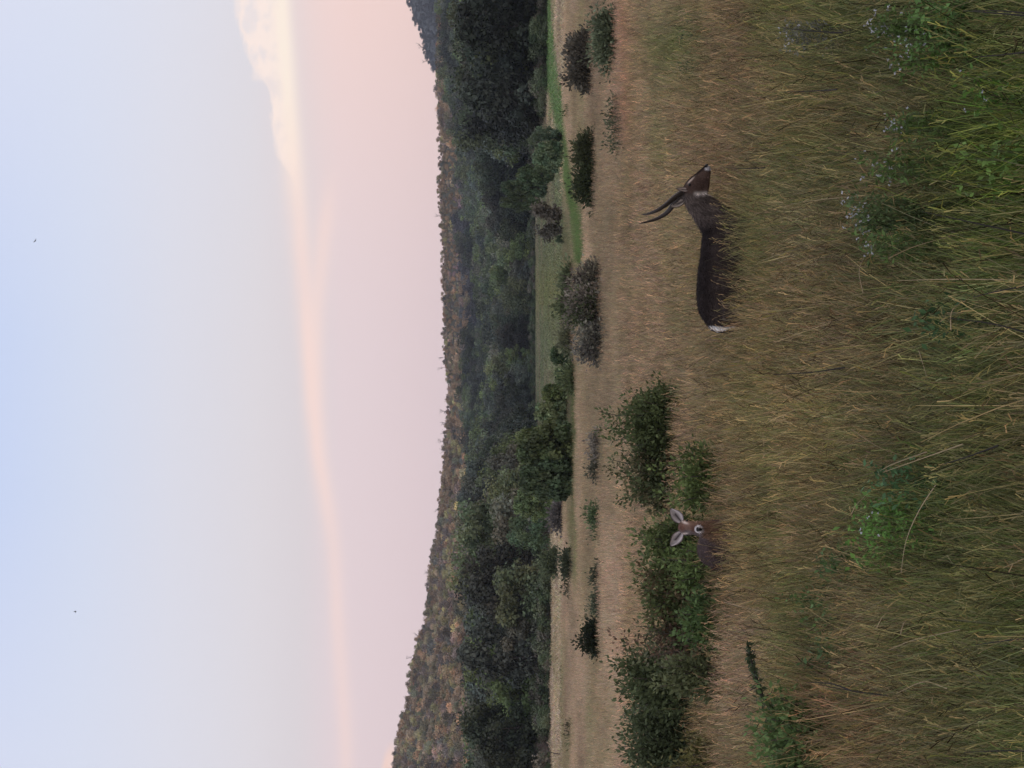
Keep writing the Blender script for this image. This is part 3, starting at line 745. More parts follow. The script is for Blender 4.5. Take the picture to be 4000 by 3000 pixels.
shrub(2455, 2730, 2390, 2620, (.13, .14, .075), 'ragged bush with bare reddish twigs between two fuller bushes', 606, hg=.75, tips=230, lpt=34, leaf=.036, c2=(.18, .12, .08), rag=.4)
shrub(2378, 2700, 2530, 2800, (.105, .13, .06), 'tallest dark bush of the left thicket', 607, hg=.75, tips=360, lpt=42, leaf=.042, rag=.3)
shrub(2400, 2690, 2760, 3060, (.105, .13, .065), 'dark bush cut by the left edge of the upright view', 608, hg=.75, tips=330, lpt=42, leaf=.042, rag=.3)
shrub(2610, 2790, 2300, 2520, (.11, .17, .06), 'low deep green bush at the foot of the left thicket', 609, hg=.75, tips=200, lpt=38, leaf=.036, rag=.35)
shrub(2600, 2760, 2880, 3060, (.15, .14, .05), 'low yellowish weed bush below the left thicket', 610, hg=.75, tips=130, lpt=30, leaf=.034, rag=.4)
shrub(2870, 3200, 2730, 3090, (.12, .185, .065), 'dark green shrub in the near grass beside the leaning sapling', 611, hg=.75, tips=330, lpt=40, leaf=.032, d=15.0, rag=.3)
shrub(2520, 2760, 2120, 2300, (.15, .21, .07), 'bright green low bush right beside the facing antelope, below its left ear', 612, hg=.75, tips=150, lpt=34, leaf=.034, rag=.35, d=23)
shrub(2470, 2790, 2560, 2720, (.14, .16, .075), 'low olive bush filling the gap under the tallest dark bush', 613, hg=.75, tips=180, lpt=34, leaf=.036, rag=.4)
shrub(2430, 2660, 2640, 2900, (.09, .11, .06), 'dark bush with dead grey twigs between the tallest bush and the left edge', 614, hg=.75, tips=240, lpt=36, leaf=.04, rag=.35, c2=(.19, .18, .16))
# middle distance
shrub(2212, 2312, 120, 350, (.115, .105, .08), 'dark olive domed bush on the tan field beside a feathery one', 621, tips=230, lpt=34, leaf=.09)
shrub(2285, 2402, 40, 275, (.15, .18, .105), 'feathery grey green bush in front of the dark domed bush', 622, tips=210, lpt=30, leaf=.07, rag=.45)
for k, (a, b, xt, xb) in enumerate(((385, 425, 2372, 2412), (430, 470, 2365, 2412), (470, 525, 2345, 2420), (520, 590, 2355, 2425))):
    shrub(xt, xb, a, b, (.11, .125, .07), ['small sprig at the right end of the line of four sprigs', 'short dark sprig next to the right end of the sprigs', 'tallest sprig of the line of four sprigs', 'widest sprig at the left end of the line of sprigs'][k], 630+k, tips=14, lpt=26, leaf=.06, sparse=1, rag=.5, name='sprig')
shrub(2240, 2316, 530, 660, (.075, .085, .04), 'dark broken bush below the bright green strip, right part', 641, tips=170, lpt=30, leaf=.085, rag=.4)
shrub(2238, 2318, 640, 790, (.06, .075, .035), 'dark broken bush below the bright green strip, left part', 642, tips=170, lpt=30, leaf=.085, rag=.4)
shrub(2222, 2340, 1030, 1170, (.26, .245, .18), 'grey olive twiggy thicket bush nearest the green strip', 643, tips=190, lpt=26, leaf=.075, rag=.45, c2=(.11, .09, .075))
for k, (a, b, xt) in enumerate(((1060, 1120, 2190), (1165, 1235, 2178), (1300, 1350, 2185), (1440, 1500, 2205))):
    shrub(xt, 2248, a, b, [(.16, .19, .10), (.12, .145, .07), (.18, .19, .11), (.14, .17, .08)][k], ['pale green shrub at the near end of the bright strip', 'dark olive shrub behind the tallest thicket bush', 'grey green shrub behind the spiky thicket bush', 'ragged green shrub between the two small dark trees'][k], 670+k, tips=90, lpt=26, leaf=.12, hg=.4, rag=.45)
shrub(2195, 2345, 1120, 1290, (.23, .205, .165), 'grey brown twiggy thicket bush, tallest of the three joined ones', 644, tips=210, lpt=26, leaf=.075, rag=.45, c2=(.10, .12, .06))
shrub(2225, 2350, 1260, 1425, (.22, .215, .165), 'sparse spiky thicket bush with pale twigs and ragged end', 645, tips=150, lpt=24, leaf=.07, rag=.5, c2=(.16, .15, .13))
shrub(2292, 2345, 1680, 1800, (.25, .225, .18), 'faded grey brown bush behind the middle thicket', 646, tips=70, lpt=24, leaf=.07, rag=.5)
shrub(2288, 2345, 1780, 1880, (.13, .13, .09), 'grey green straggly bush beside the faded bush', 647, tips=45, lpt=22, leaf=.07, sparse=1, rag=.5)
shrub(2284, 2336, 1965, 2060, (.13, .18, .085), 'low green bush with upright tips on the tan field', 648, tips=60, lpt=26, leaf=.07, rag=.45)
shrub(2300, 2338, 2045, 2120, (.085, .11, .055), 'small dark tuft at the end of the low green bush', 649, tips=34, lpt=22, leaf=.06, rag=.45)
shrub(2158, 2205, 1965, 2055, (.14, .13, .12), 'grey bush in front of the woodland edge', 650, tips=70, lpt=26, leaf=.14, hg=.4)
shrub(2125, 2170, 2165, 2230, (.10, .125, .065), 'small green bush at the woodland foot', 651, tips=60, lpt=26, leaf=.16, hg=.4)
shrub(2188, 2240, 2160, 2245, (.085, .10, .06), 'dark tufted bush on the field below the woodland foot', 652, tips=60, lpt=26, leaf=.11, hg=.4, rag=.4)
shrub(2198, 2240, 2275, 2325, (.10, .10, .06), 'little forked sprig alone on the tan field', 653, tips=14, lpt=20, leaf=.1, hg=.4, sparse=1, rag=.5, name='sprig')
shrub(2298, 2338, 2200, 2292, (.08, .09, .055), 'small dark bush with two leaning tips', 654, tips=60, lpt=24, leaf=.06, rag=.45)
shrub(2298, 2340, 2305, 2398, (.11, .13, .08), 'small grey green rounded bush next to the round dark one', 655, tips=70, lpt=26, leaf=.06, rag=.35)
shrub(2262, 2336, 2428, 2545, (.035, .045, .025), 'round nearly black bush on the tan field', 656, tips=200, lpt=30, leaf=.07, rag=.35)
shrub(2272, 2300, 2405, 2425, (.09, .11, .05), 'tiny green sprig beside the round black bush', 657, tips=8, lpt=18, leaf=.07, sparse=1, rag=.5, name='sprig')
shrub(2212, 2240, 2820, 2862, (.11, .10, .06), 'small brown weed on the field near the left edge', 658, tips=20, lpt=20, leaf=.1, hg=.4, rag=.5, name='weed')
shrub(2214, 2238, 2872, 2905, (.12, .13, .06), 'small olive weed left of the brown weed', 659, tips=18, lpt=20, leaf=.1, hg=.4, rag=.5, name='weed')
shrub(2205, 2225, 410, 425, (.09, .12, .05), 'tiny dark weed below the bright green strip', 660, tips=10, lpt=16, leaf=.1, hg=.4, name='weed')
shrub(2208, 2225, 432, 452, (.07, .10, .04), 'tiny second weed below the bright green strip', 661, tips=10, lpt=16, leaf=.1, hg=.4, name='weed')

# dead branch leaning out of the near shrub
A = Acc(); rr = np.random.RandomState(9)
pts_img = [(3075, 2800), (3010, 2772), (2985, 2730), (2962, 2680), (2948, 2620), (2932, 2570), (2922, 2520)]
pw = np.array([P(a, b, 15.2-.04*i_) for i_, (a, b) in enumerate(pts_img)])
root = empty('sapling', pw[0], 'thin dark leafy sapling leaning out of the near grass at the left', 'sapling')
V, Fq = tube_np(pw-pw[0], np.linspace(.020, .006, len(pw)), 6); A.add(V, Fq, (.035, .03, .026))
obj('limb', A.mesh('limb', M_BARK, True), root)
A = Acc()
for a, b, c_, d_ in ((2, 2965, 2700, 2), (3, 2930, 2700, 1), (4, 2925, 2640, 1), (5, 2908, 2530, 1), (5, 2945, 2535, 1), (2, 3020, 2700, 1), (1, 2990, 2820, 1)):
    e = np.array(P(b, c_, 15.1)); q = np.linspace(0, 1, 4)[:, None]
    L_ = pw[a]*(1-q)+e*q + rr.normal(size=(4, 3))*.01
    V, Fq = tube_np(L_-pw[0], np.linspace(.009, .003, 4), 4); A.add(V, Fq, (.045, .04, .035))
obj('twigs', A.mesh('twigs', M_BARK, True), root)
qq = np.linspace(0, 1, 230)**.8*(len(pw)-1.001); i0 = qq.astype(int); fr = (qq-i0)[:, None]; ps = (pw-pw[0])[i0]*(1-fr)+(pw-pw[0])[i0+1]*fr; ps = ps + rr.normal(size=ps.shape)*(.032*(1-qq/8)[:, None])
V, Fq = leaves(ps, .028, rr); lo_ = obj('foliage', mesh_np('foliage', V, Fq, M_LEAF, np.ones((len(V), 3))), root); set_col(lo_, (.075, .10, .05))

# ------------------------------------------------------------------ grass
def blade_mesh(name, seed, n, rad_, h0, h1, w0, lean, curve, seeds=.3, pal=None, segs=4, flop=.1):
    rr = np.random.RandomState(seed); A = Acc()
    for k in range(n):
        r0 = rad_*math.sqrt(rr.rand()); th = rr.uniform(0, 6.28)
        b = np.array([r0*math.cos(th), r0*math.sin(th), 0])
        h = rr.uniform(h0, h1); la = rr.uniform(0, 6.28); ln = abs(rr.normal())*lean
        if rr.rand() < flop: ln += rr.uniform(.5, 1.2)
        dv = np.array([math.cos(la), math.sin(la), 0])
        q = np.linspace(0, 1, segs+1)
        cv = rr.uniform(.3, 1)*curve
        x_ = np.sin(ln + cv*q)*1.0; z_ = np.cos(ln + cv*q)
        pts = b + h*(np.cumsum(np.concatenate([[0], x_[1:]]))[:, None]*dv + np.cumsum(np.concatenate([[0], z_[1:]]))[:, None]*np.array([0, 0, 1]))/segs
        pts[:, 2] = np.maximum(pts[:, 2], .0)
        fa = rr.uniform(0, 6.28); sd_ = np.array([math.cos(fa), math.sin(fa), 0])
        stalk = rr.rand() < seeds
        wid = (w0*.5 if stalk else w0)*rr.uniform(.7, 1.4)*(1-.75*q**1.5 if not stalk else 1-.35*q)
        V = np.stack([pts-sd_*wid[:, None]/2, pts+sd_*wid[:, None]/2], 1).reshape(-1, 3)
        i_ = np.arange(segs)*2; Fq = np.stack([i_, i_+1, i_+3, i_+2], -1)
        c = np.array(pal[rr.randint(len(pal))])*rr.uniform(.65, 1.35)
        A.add(V, Fq, c)
        if stalk:
            e = pts[-1]; dv2 = pts[-1]-pts[-2]; dv2 /= np.linalg.norm(dv2)+1e-9
            m_ = rr.randint(3, 6)
            for s in range(m_):
                o_ = rr.normal(size=3)*.35+dv2; o_ /= np.linalg.norm(o_)
                p0 = e - dv2*.02*s*h*1.6; p1 = p0+o_*rr.uniform(.03, .06)
                sd2 = np.cross(o_, rr.normal(size=3)); sd2 /= np.linalg.norm(sd2)
                wq = w0*.7
                A.add(np.array([p0-sd2*wq*.3, p0+sd2*wq*.3, p1+sd2*wq*.5, p1-sd2*wq*.5]), np.array([[0, 1, 2, 3]]), c*np.array([1.1, .95, .9]))
    return A.mesh(name, M_GRASS)
P_DRY = [(1, 1, 1), (1.3, 1.25, 1.1), (.8, .78, .78), (1.8, 1.7, 1.45), (.6, .58, .55), (1.05, 1.0, .75), (.35, .33, .3), (.75, .9, .6)]
P_MIX = [(1, 1, 1), (.7, .95, .6), (1.35, 1.3, .95), (.6, .8, .5), (1.9, 1.75, 1.4), (.8, .8, .7), (.35, .38, .3)]
near_p = [blade_mesh('tuft', 700+k, 110, .30, .42, .86, .0075, .16, .55, sd_, pal, 5, fl_) for k, (sd_, pal, fl_) in
          enumerate([(.35, P_DRY, .12), (.45, P_DRY, .08), (.15, P_MIX, .18), (.25, P_MIX, .12), (.55, P_DRY, .2), (.2, P_MIX, .3), (.4, P_DRY, .1), (.1, P_MIX, .12)])]
P_MID = [(1, 1, 1), (1.2, 1.15, 1.1), (.85, .83, .8), (1.1, 1.05, .9), (.75, .72, .68), (.9, 1, .8)]
mid_p = [blade_mesh('tuft_mid', 730+k, 90, .45, .38, .72, .012, .13, .35, .25, P_MID, 3, .04) for k in range(5)]
far_p = [blade_mesh('tuft_far', 750+k, 60, .5, .3, .6, .03, .15, .3, .1, P_MID, 2, .02) for k in range(4)]
rng = np.random.RandomState(77)
ANT = [(P(2900, 1070, 19.9).x, 19.9, .75), (P(2900, 2060, 20.9).x, 20.9, .2), (P(2900, 2060, 20.9).x-.3, 21.7, .35)]
def grass(name, d0, d1, dens, protos, hg, smin, smax, zmul, label, wide=1.0, edge=1.5):
    area = .5*(d1**2-d0**2)*(2*.27) + 2*edge*(d1-d0)
    n = int(area*dens)
    d = np.sqrt(rng.uniform(d0**2, d1**2, n)); x = rng.uniform(-1, 1, n)*(.27*d+edge)
    keep = np.ones(n, bool)
    Y = imgY(x, d); keep &= d < np.interp(Y, kY, kdf)+3
    for ax_, ay_, ar in ANT: keep &= ((x-ax_)/max(ar, .25))**2 + ((d-ay_)/.22)**2 > 1
    x, d = x[keep], d[keep]; n = len(x)
    c = gcol(x, d, hg)
    hgt = .72 + .5*fbm(x/3.1, d/3.1, 3)
    gr = (c[:, 1] > c[:, 0]*.98); hgt = np.where(gr, hgt*.86, hgt)
    c = c*rng.uniform(.82, 1.18, (n, 1))*(1+rng.uniform(-.06, .06, (n, 3)))
    s = rng.uniform(smin, smax, n)
    rot = np.zeros((n, 3)); rot[:, 2] = rng.uniform(0, 6.28, n); rot[:, :2] = rng.normal(size=(n, 2))*.07
    rot[:, 1] += 0.0
    scatter(name, np.stack([x, d, ground_z(x, d)-.02], -1), rot, np.stack([s*wide, s*wide, s*zmul*hgt], -1), c, rng.randint(len(protos), size=n), protos, label)
grass('tall_grass', 5.5, 42, 14, near_p, .72, .85, 1.2, 1.12, 'tall dry brown and green grass covering the foreground')
grass('field_grass', 42, 120, 3.6, mid_p, .5, .9, 1.3, .85, 'even dry tan grass of the middle field')
grass('far_meadow', 120, 480, .30, far_p, .4, .9, 1.3, .6, 'short tan and green grass of the far meadows', wide=3.0, edge=6)

# long loose stems crossing above the turf, and thin ones in front of the two animals
P_LONG = [(1.2, 1.1, .9), (1.8, 1.6, 1.2), (.9, .8, .6), (.5, .42, .33), (1.9, 1.7, 1.3), (.12, .10, .08), (1.0, 1.15, .6)]
long_p = [blade_mesh('long_stem', 770+k, 9, .25, .6, 1.05, .0080, .20, .7, .3, P_LONG, 6, .16) for k in range(6)]
thin_p = [blade_mesh('thin_stem', 790+k, 9, .22, .75, 1.22, .0065, .16, .45, .45, P_DRY, 6, .05) for k in range(4)]
grass('loose_stems', 6, 26, 5.5, long_p, .72, .8, 1.15, 1.2, 'long arching dry stems lying loosely over the near grass')
n = 275; px_ = P(2900, 1070, 19.9).x; qx_ = P(2900, 2060, 20.9).x
tx = np.concatenate([px_+rng.uniform(-.85, .80, 215), qx_+rng.uniform(-.8, .35, 60)]); ty = np.concatenate([rng.uniform(18.6, 19.55, 215), rng.uniform(19.6, 20.5, 60)])
rt = np.zeros((n, 3)); rt[:, 2] = rng.uniform(0, 6.28, n); ss = np.ones((n, 3))*rng.uniform(.85, 1.08, (n, 1)); ss[215:, 2] *= .88
scatter('thin_grass', np.stack([tx, ty, ground_z(tx, ty)-.02], -1), rt, ss, np.clip(gcol(tx, ty, .72)*1.15, 0, 1), rng.randint(4, size=n), thin_p, 'thin upright grass stems rising in front of the two antelopes')

# stalks that stand out one by one
def stalk(imgpts, d, r0, c, label, group, name='grass_stalk', head=False):
    pw = np.array([P(a, b, d+.12*k) for k, (a, b) in enumerate(imgpts)])
    q = np.linspace(0, 1, 10); t = np.linspace(0, 1, len(pw))
    pw = np.stack([np.interp(q, t, pw[:, k]) for k in range(3)], -1)
    for _ in range(2): pw[1:-1] = (pw[:-2]+2*pw[1:-1]+pw[2:])/4
    base_ = Vector(pw[0])
    A = Acc(); V, Fq = tube_np(pw-pw[0], np.linspace(r0, r0*.35, 10), 5); A.add(V, Fq, c)
    o = obj(name, A.mesh(name, M_STEM, True), None, base_)
    return tag(o, label, 'grass stalk', group)
DK = (.022, .018, .014); PL = (.42, .32, .19)
for pts_, lb in (([(4080, 68), (3900, 52), (3762, 42)], 'dark stalk nearest the top right corner of the photo'),
            ([(4080, 60), (3940, 44), (3800, 40)], 'thin dark stalk crossing the one in the top right corner'),
            ([(4080, 930), (3850, 880), (3600, 826)], 'long dark slanting stalk below the white flowered weeds'),
            ([(4080, 1105), (3930, 1130), (3800, 1160)], 'dark stalk leaning between two longer slanting ones'),
            ([(4080, 1320), (3880, 1262), (3715, 1244)], 'thick dark stalk at the edge of the dark green patch'),
            ([(4080, 2936), (3900, 2932), (3765, 2940)], 'thick black stalk nearest the lower right corner of the photo'),
            ([(4080, 2488), (3930, 2502), (3810, 2520)], 'dark stalk rising beside a yellow grass blade'),
            ([(3330, 2700), (3250, 2668), (3150, 2665)], 'dark bent stalk near the reddish grass patch'),
            ([(3470, 2718), (3330, 2700), (3200, 2675)], 'long dark thin stalk crossing the reddish grass patch'),
            ([(3300, 1435), (3180, 1455), (3020, 1464)], 'dark level stalk behind the yellow grass'),
            ([(3900, 1740), (3780, 1785), (3680, 1815)], 'dark twig crossing the brown tangled grass'),
            ([(3270, 350), (3200, 355), (3060, 360)], 'dark stalk behind the reddish brown grass'),
            ([(3290, 128), (3170, 122), (3050, 108)], 'dark curved stalk near the pale weed'),
            ([(2990, 655), (2900, 658), (2810, 655)], 'thin dark stalk standing in front of the horned antelope muzzle'),
            ([(4080, 195), (3940, 212), (3800, 225)], 'dark stalk under the green weeds at the corner')):
    d = 8.0 if pts_[0][0] > 3500 else (11.3 if pts_[0][0] > 3100 else 17)
    stalk(pts_, d, .0055 if d < 10 else .006, DK, lb, 'dark dry stalks in the near grass')
for pts_, lb in (([(3470, 1010), (3560, 965), (3740, 915)], 'long pale straw arching up over the dark green patch'),
            ([(3372, 1145), (3352, 1060), (3375, 1000)], 'short pale straw bent like a bow'),
            ([(3950, 1093), (3700, 1090), (3505, 1096)], 'thick orange straw lying level above the dark patch'),
            ([(3715, 1290), (3712, 1210), (3790, 1162)], 'pale curved straw beside the thick dark stalk'),
            ([(3620, 1765), (3480, 1815), (3440, 1838)], 'pale straw sloping down to the bright green patch'),
            ([(3760, 1735), (3620, 1785), (3450, 1845)], 'long yellow straw crossing the brown grass'),
            ([(3325, 1675), (3430, 1750), (3560, 1790)], 'pale straw crossing the yellow one'),
            ([(3655, 1895), (3590, 1990), (3535, 2110), (3520, 2240)], 'longest pale bent straw beside the bright green patch'),
            ([(3325, 2010), (3345, 1970), (3388, 1930)], 'short pale straw left of the bright green patch'),
            ([(3425, 2455), (3450, 2400), (3512, 2380)], 'kinked yellow straw above the reddish patch'),
            ([(3518, 2480), (3530, 2430), (3572, 2405)], 'curled yellow straw next to the kinked one'),
            ([(3750, 2460), (3560, 2500), (3470, 2540)], 'long yellow straw leaning over the curled one'),
            ([(3700, 2690), (3610, 2655), (3500, 2710)], 'pale roof shaped straw in the brown tangle'),
            ([(3560, 2338), (3640, 2370), (3715, 2398)], 'pale straw sloping away from the kinked one'),
            ([(3590, 1370), (3605, 1420), (3620, 1470)], 'orange straw standing across the olive grass'),
            ([(3410, 760), (3200, 780), (3130, 790)], 'yellow straw right of the white flowers')):
    stalk(pts_, 2.32*F/(np.mean([q_[0] for q_ in pts_])-X0), .0038, np.array(PL)*rng.uniform(.75, 1.15), lb, 'pale straws in the near grass', name='straw')

# white flowered weeds
M_PETAL = vcol_mat('petal', .6)
def weed(X, Y, Yw, Xh, nfl, label, seed, d, c=(.11, .17, .05)):
    rr = np.random.RandomState(seed); p = P(X, Y, d); z0 = float(ground_z([p.x], [d])[0])
    r_ = empty('flowering_weed', (p.x, d, z0), label, 'weed', 'white flowered weeds in the near grass')
    A = Acc(); B = Acc(); Lp = []; La = []
    ww = Yw/F*d; zt = p.z-z0; dz = Xh/F*d
    for k in range(int(nfl*1.35)):
        tip = np.array([rr.normal()*ww*.5, rr.normal()*ww*.4, zt+rr.uniform(-.5, .5)*dz*2])
        b0 = np.array([tip[0]*.3, tip[1]*.3, 0]); q = np.linspace(0, 1, 6)[:, None]
        L_ = b0*(1-q)+tip*q+rr.normal(size=(6, 3))*.012*q
        V, Fq = tube_np(L_, np.linspace(.004, .002, 6), 4); A.add(V, Fq, (.10, .12, .05))
        m_ = rr.randint(0, 3)
        for s in range(m_):
            c0 = tip + rr.normal(size=3)*np.array([.02, .02, .025])
            V, Fq = leaves(np.repeat(c0[None], 6, 0), .0082, rr, elong=1.6, up=.3); B.add(V, Fq, np.array((.50, .50, .53))*rr.uniform(.8, 1.1))
        tt = rr.uniform(.55, 1, 26)*5; i0 = np.minimum(tt.astype(int), 4); fr = (tt-i0)[:, None]
        Lp.append(L_[i0]*(1-fr)+L_[i0+1]*fr + rr.normal(size=(26, 3))*.025)
    V, Fq = leaves(np.concatenate(Lp), .018, rr, elong=2.4, up=.4)
    lo_ = obj('foliage', mesh_np('foliage', V, Fq, M_LEAF, np.repeat(rr.uniform(.7, 1.4, (len(V)//4, 1))*np.ones(3), 4, 0)), r_); set_col(lo_, c)
    obj('stems', A.mesh('stems', M_STEM, True), r_); fl_o = obj('flowers', B.mesh('flowers', M_PETAL), r_); fl_o['kind'] = 'stuff'
weed(3450, 110, 90, 60, 22, 'weed with the widest spray of white flowers, near the right edge of the upright view', 801, 10.6)
weed(3560, 160, 70, 50, 14, 'leafy bright green weed with few white flowers', 802, 10.2, (.12, .21, .06))
weed(3520, 230, 60, 50, 10, 'green weed below the widest flower spray', 803, 10.4, (.12, .2, .05))
weed(3490, 490, 70, 60, 14, 'small white flowered weed alone among brown grass', 804, 10.6)
weed(3400, 640, 45, 30, 8, 'little weed with a few white buds', 805, 11.0)
weed(3340, 840, 85, 45, 26, 'weed with a dense cluster of white flowers above the dark green patch', 806, 11.2, (.11, .16, .06))
weed(3400, 975, 60, 40, 9, 'weed with scattered white flowers over the dark green patch', 807, 11.0)
weed(3090, 130, 70, 40, 12, 'greyish weed with faint white heads farther back', 808, 14, (.16, .16, .12))
weed(3450, 690, 60, 40, 7, 'weed with two or three white buds in brown grass', 809, 10.8)
weed(3790, 360, 80, 50, 5, 'broad green weed low in the greenest grass', 810, 9.3, (.10, .19, .04))
weed(3400, 2090, 100, 50, 5, 'bright green leafy weed clump in the middle of the grass', 811, 11, (.12, .24, .05))

def leafy(X, Y, w_px, h_px, label, seed, c, n=260, lf=.028):
    d = 2.45*F/(X-X0); rr = np.random.RandomState(seed); p = P(X, Y, d); z0 = float(ground_z([p.x], [d])[0])
    r_ = empty('leafy_weed', (p.x, d, z0), label, 'weed'); hw = w_px/F*d; A = Acc(); Lp = []
    for k in range(16):
        tip = np.array([rr.normal()*hw*.6, rr.normal()*hw*.5, (p.z-z0)*rr.uniform(.75, 1.1)+h_px*rr.uniform(0, 1)/F*d]); q = np.linspace(0, 1, 6)[:, None]
        L_ = tip*np.array([.4, .4, 0])*(1-q)+tip*q+rr.normal(size=(6, 3))*.015*q
        V, Fq = tube_np(L_, np.linspace(.005, .002, 6), 4); A.add(V, Fq, (.10, .12, .05))
        m_ = n//16; tt = rr.uniform(.5, 1, m_)*5; i0 = np.minimum(tt.astype(int), 4); fr = (tt-i0)[:, None]
        Lp.append(L_[i0]*(1-fr)+L_[i0+1]*fr + rr.normal(size=(m_, 3))*.03)
    V, Fq = leaves(np.concatenate(Lp), lf, rr, elong=2.0, up=.5)
    lo_ = obj('foliage', mesh_np('foliage', V, Fq, M_LEAF, np.repeat(rr.uniform(.6, 1.5, (len(V)//4, 1))*np.ones(3), 4, 0)), r_); set_col(lo_, c)
    obj('stems', A.mesh('stems', M_STEM, True), r_)
for k, a in enumerate(((3400, 2010, 60, 50, 'bright green leafy weed on the upper side of the pale bent straw', (.15, .28, .07)), (3370, 2120, 90, 50, 'widest bright green leafy weed in the middle of the grass', (.16, .30, .07)),
    (3230, 2190, 70, 40, 'dark green leafy weed behind the bright green ones', (.10, .17, .06)), (3190, 2420, 50, 60, 'leafy weed with a dark upright stem in front of the thicket', (.12, .19, .06)),
    (3200, 2540, 80, 60, 'dark leafy weed clump left of the upright stemmed weed', (.09, .15, .06)), (3130, 2330, 50, 50, 'small leafy weed alone in the straw below the thicket', (.13, .20, .07)),
    (3450, 1890, 80, 40, 'blue green leafy weed under the sloping pale straw', (.10, .19, .08)), (3420, 900, 90, 50, 'green leafy weed beneath the dense white flower cluster', (.12, .19, .06)),
    (3620, 1250, 70, 40, 'dark leafy weed near the thick dark stalk', (.08, .15, .06)), (3800, 640, 120, 60, 'tall grass green leafy weed in the greenest grass', (.15, .24, .06)),
    (3600, 60, 90, 50, 'bright leafy weed below the white flowers at the right edge', (.15, .26, .08)), (2680, 120, 60, 30, 'low grey green weed patch behind the reddish strip', (.14, .18, .09)),
    (2680, 250, 60, 30, 'second low grey green weed patch behind the reddish strip', (.13, .17, .08)))):
    leafy(*a[:5], 900+k, a[5])

# ------------------------------------------------------------------ antelopes
def loft(secs, k=20):
    """secs: list of (centre xyz, half width across, half height)"""
    C_ = np.array([s[0] for s in secs], float); T = np.gradient(C_, axis=0); T /= np.linalg.norm(T, axis=1)[:, None]
    V = []; th = np.arange(k)*2*math.pi/k
    for c, t, s in zip(C_, T, secs):
        up = np.array([0, 0, 1.]) if abs(t[2]) < .93 else np.array([1., 0, 0])
        if len(s) > 3: up = np.array(s[3], float)
        a = np.cross(t, up); a /= np.linalg.norm(a); b = np.cross(a, t)
        V.append(c + s[1]*np.cos(th)[:, None]*a + s[2]*np.sin(th)[:, None]*b)
    n = len(secs); V = np.concatenate(V)
    i, j = np.meshgrid(np.arange(n-1), np.arange(k), indexing='ij'); a = i*k+j; b = i*k+(j+1) % k
    Fs = [tuple(f) for f in np.stack([a, b, b+k, a+k], -1).reshape(-1, 4)]
    Fs += [tuple(range(k))[::-1], tuple(range((n-1)*k, n*k))]
    return V, Fs
def fuse(name, parts, voxel, smooth_it, colfn, mat, parent):
    Vs, Fs, n = [], [], 0
    for V, F_ in parts:
        Vs.append(V); Fs += [tuple(int(q)+n for q in f) for f in F_]; n += len(V)
    me = bpy.data.meshes.new(name); me.from_pydata(np.concatenate(Vs).tolist(), [], Fs); me.update()
    o = bpy.data.objects.new('tmp', me); col.objects.link(o)
    rm = o.modifiers.new('r', 'REMESH'); rm.mode = 'VOXEL'; rm.voxel_size = voxel; rm.use_smooth_shade = True
    s_ = o.modifiers.new('s', 'SMOOTH'); s_.factor = .5; s_.iterations = smooth_it
    dg = bpy.context.evaluated_depsgraph_get(); dg.update()
    out_ = bpy.data.meshes.new_from_object(o.evaluated_get(dg)); out_.name = name
    bpy.data.objects.remove(o)
    co = np.empty(len(out_.vertices)*3); out_.vertices.foreach_get('co', co); co = co.reshape(-1, 3)
    c4 = np.ones((len(co), 4), np.float32); c4[:, :3] = colfn(co)
    a = out_.color_attributes.new('col', 'FLOAT_COLOR', 'POINT'); a.data.foreach_set('color', c4.ravel())
    out_.polygons.foreach_set('use_smooth', np.ones(len(out_.polygons), bool))
    out_.materials.clear(); out_.materials.append(mat)
    return obj(name, out_, parent)
def ball(c, r, k=10):
    th = np.linspace(0, math.pi, k)
    return loft([((c[0]+r*-math.cos(t), c[1], c[2]), max(r*math.sin(t), 1e-4), max(r*math.sin(t), 1e-4)) for t in th], 12)
def simple(name, V, Fs, mat, c, parent, smooth=True):
    me = mesh_np(name, V, [tuple(int(q) for q in f) for f in Fs], mat, np.tile(np.asarray(c, float), (len(V), 1)) if np.ndim(c) == 1 else c, smooth)
    return obj(name, me, parent)
def ear(base_, tip, face, width, parent, inner=(.33, .29, .27), outer=(.12, .085, .07), tipc=(.02, .016, .015), cup=.35):
    b = np.array(base_, float); t = np.array(tip, float); ax = t-b; ln = np.linalg.norm(ax); ax /= ln
    f = np.array(face, float); f -= ax*f.dot(ax); f /= np.linalg.norm(f); s = np.cross(ax, f)
    nu, nv = 9, 7; V = []; Cc = []
    for side_ in (1, -1):
        for i_ in range(nu):
            u = i_/(nu-1); wv_ = width*(math.sin(math.pi*min(1, (u*.86+.12))**.85))*.5 + .004
            for j_ in range(nv):
                v = j_/(nv-1)*2-1
                p = b + ax*ln*u + s*wv_*v + f*(-cup*wv_*(1-v*v)*1.0) + f*(.004*side_)
                V.append(p)
                if side_ == 1:
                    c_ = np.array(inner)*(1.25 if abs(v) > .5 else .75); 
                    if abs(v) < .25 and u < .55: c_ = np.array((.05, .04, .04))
                else: c_ = np.array(outer)
                if u > .88: c_ = np.array(tipc)
                if abs(v) > .95: c_ = np.array(outer)*.6
                Cc.append(c_)
    Fs = []; n1_ = nu*nv
    for i_ in range(nu-1):
        for j_ in range(nv-1):
            a = i_*nv+j_; Fs.append((a, a+1, a+nv+1, a+nv)); Fs.append((n1_+a, n1_+a+nv, n1_+a+nv+1, n1_+a+1))
        for j_ in (0, nv-1):
            a = i_*nv+j_; Fs.append((a, a+nv, n1_+a+nv, n1_+a))
    for j_ in range(nv-1):
        for i_ in (0, nu-1):
            a = i_*nv+j_; Fs.append((a, a+1, n1_+a+1, n1_+a))
    return simple('ear', np.array(V), Fs, M_COAT, np.array(Cc), parent)
def leg(pts, rs):
    pts = np.array(pts, float)
    return loft([(p, r, r*1.15) for p, r in zip(pts, rs)], 10)

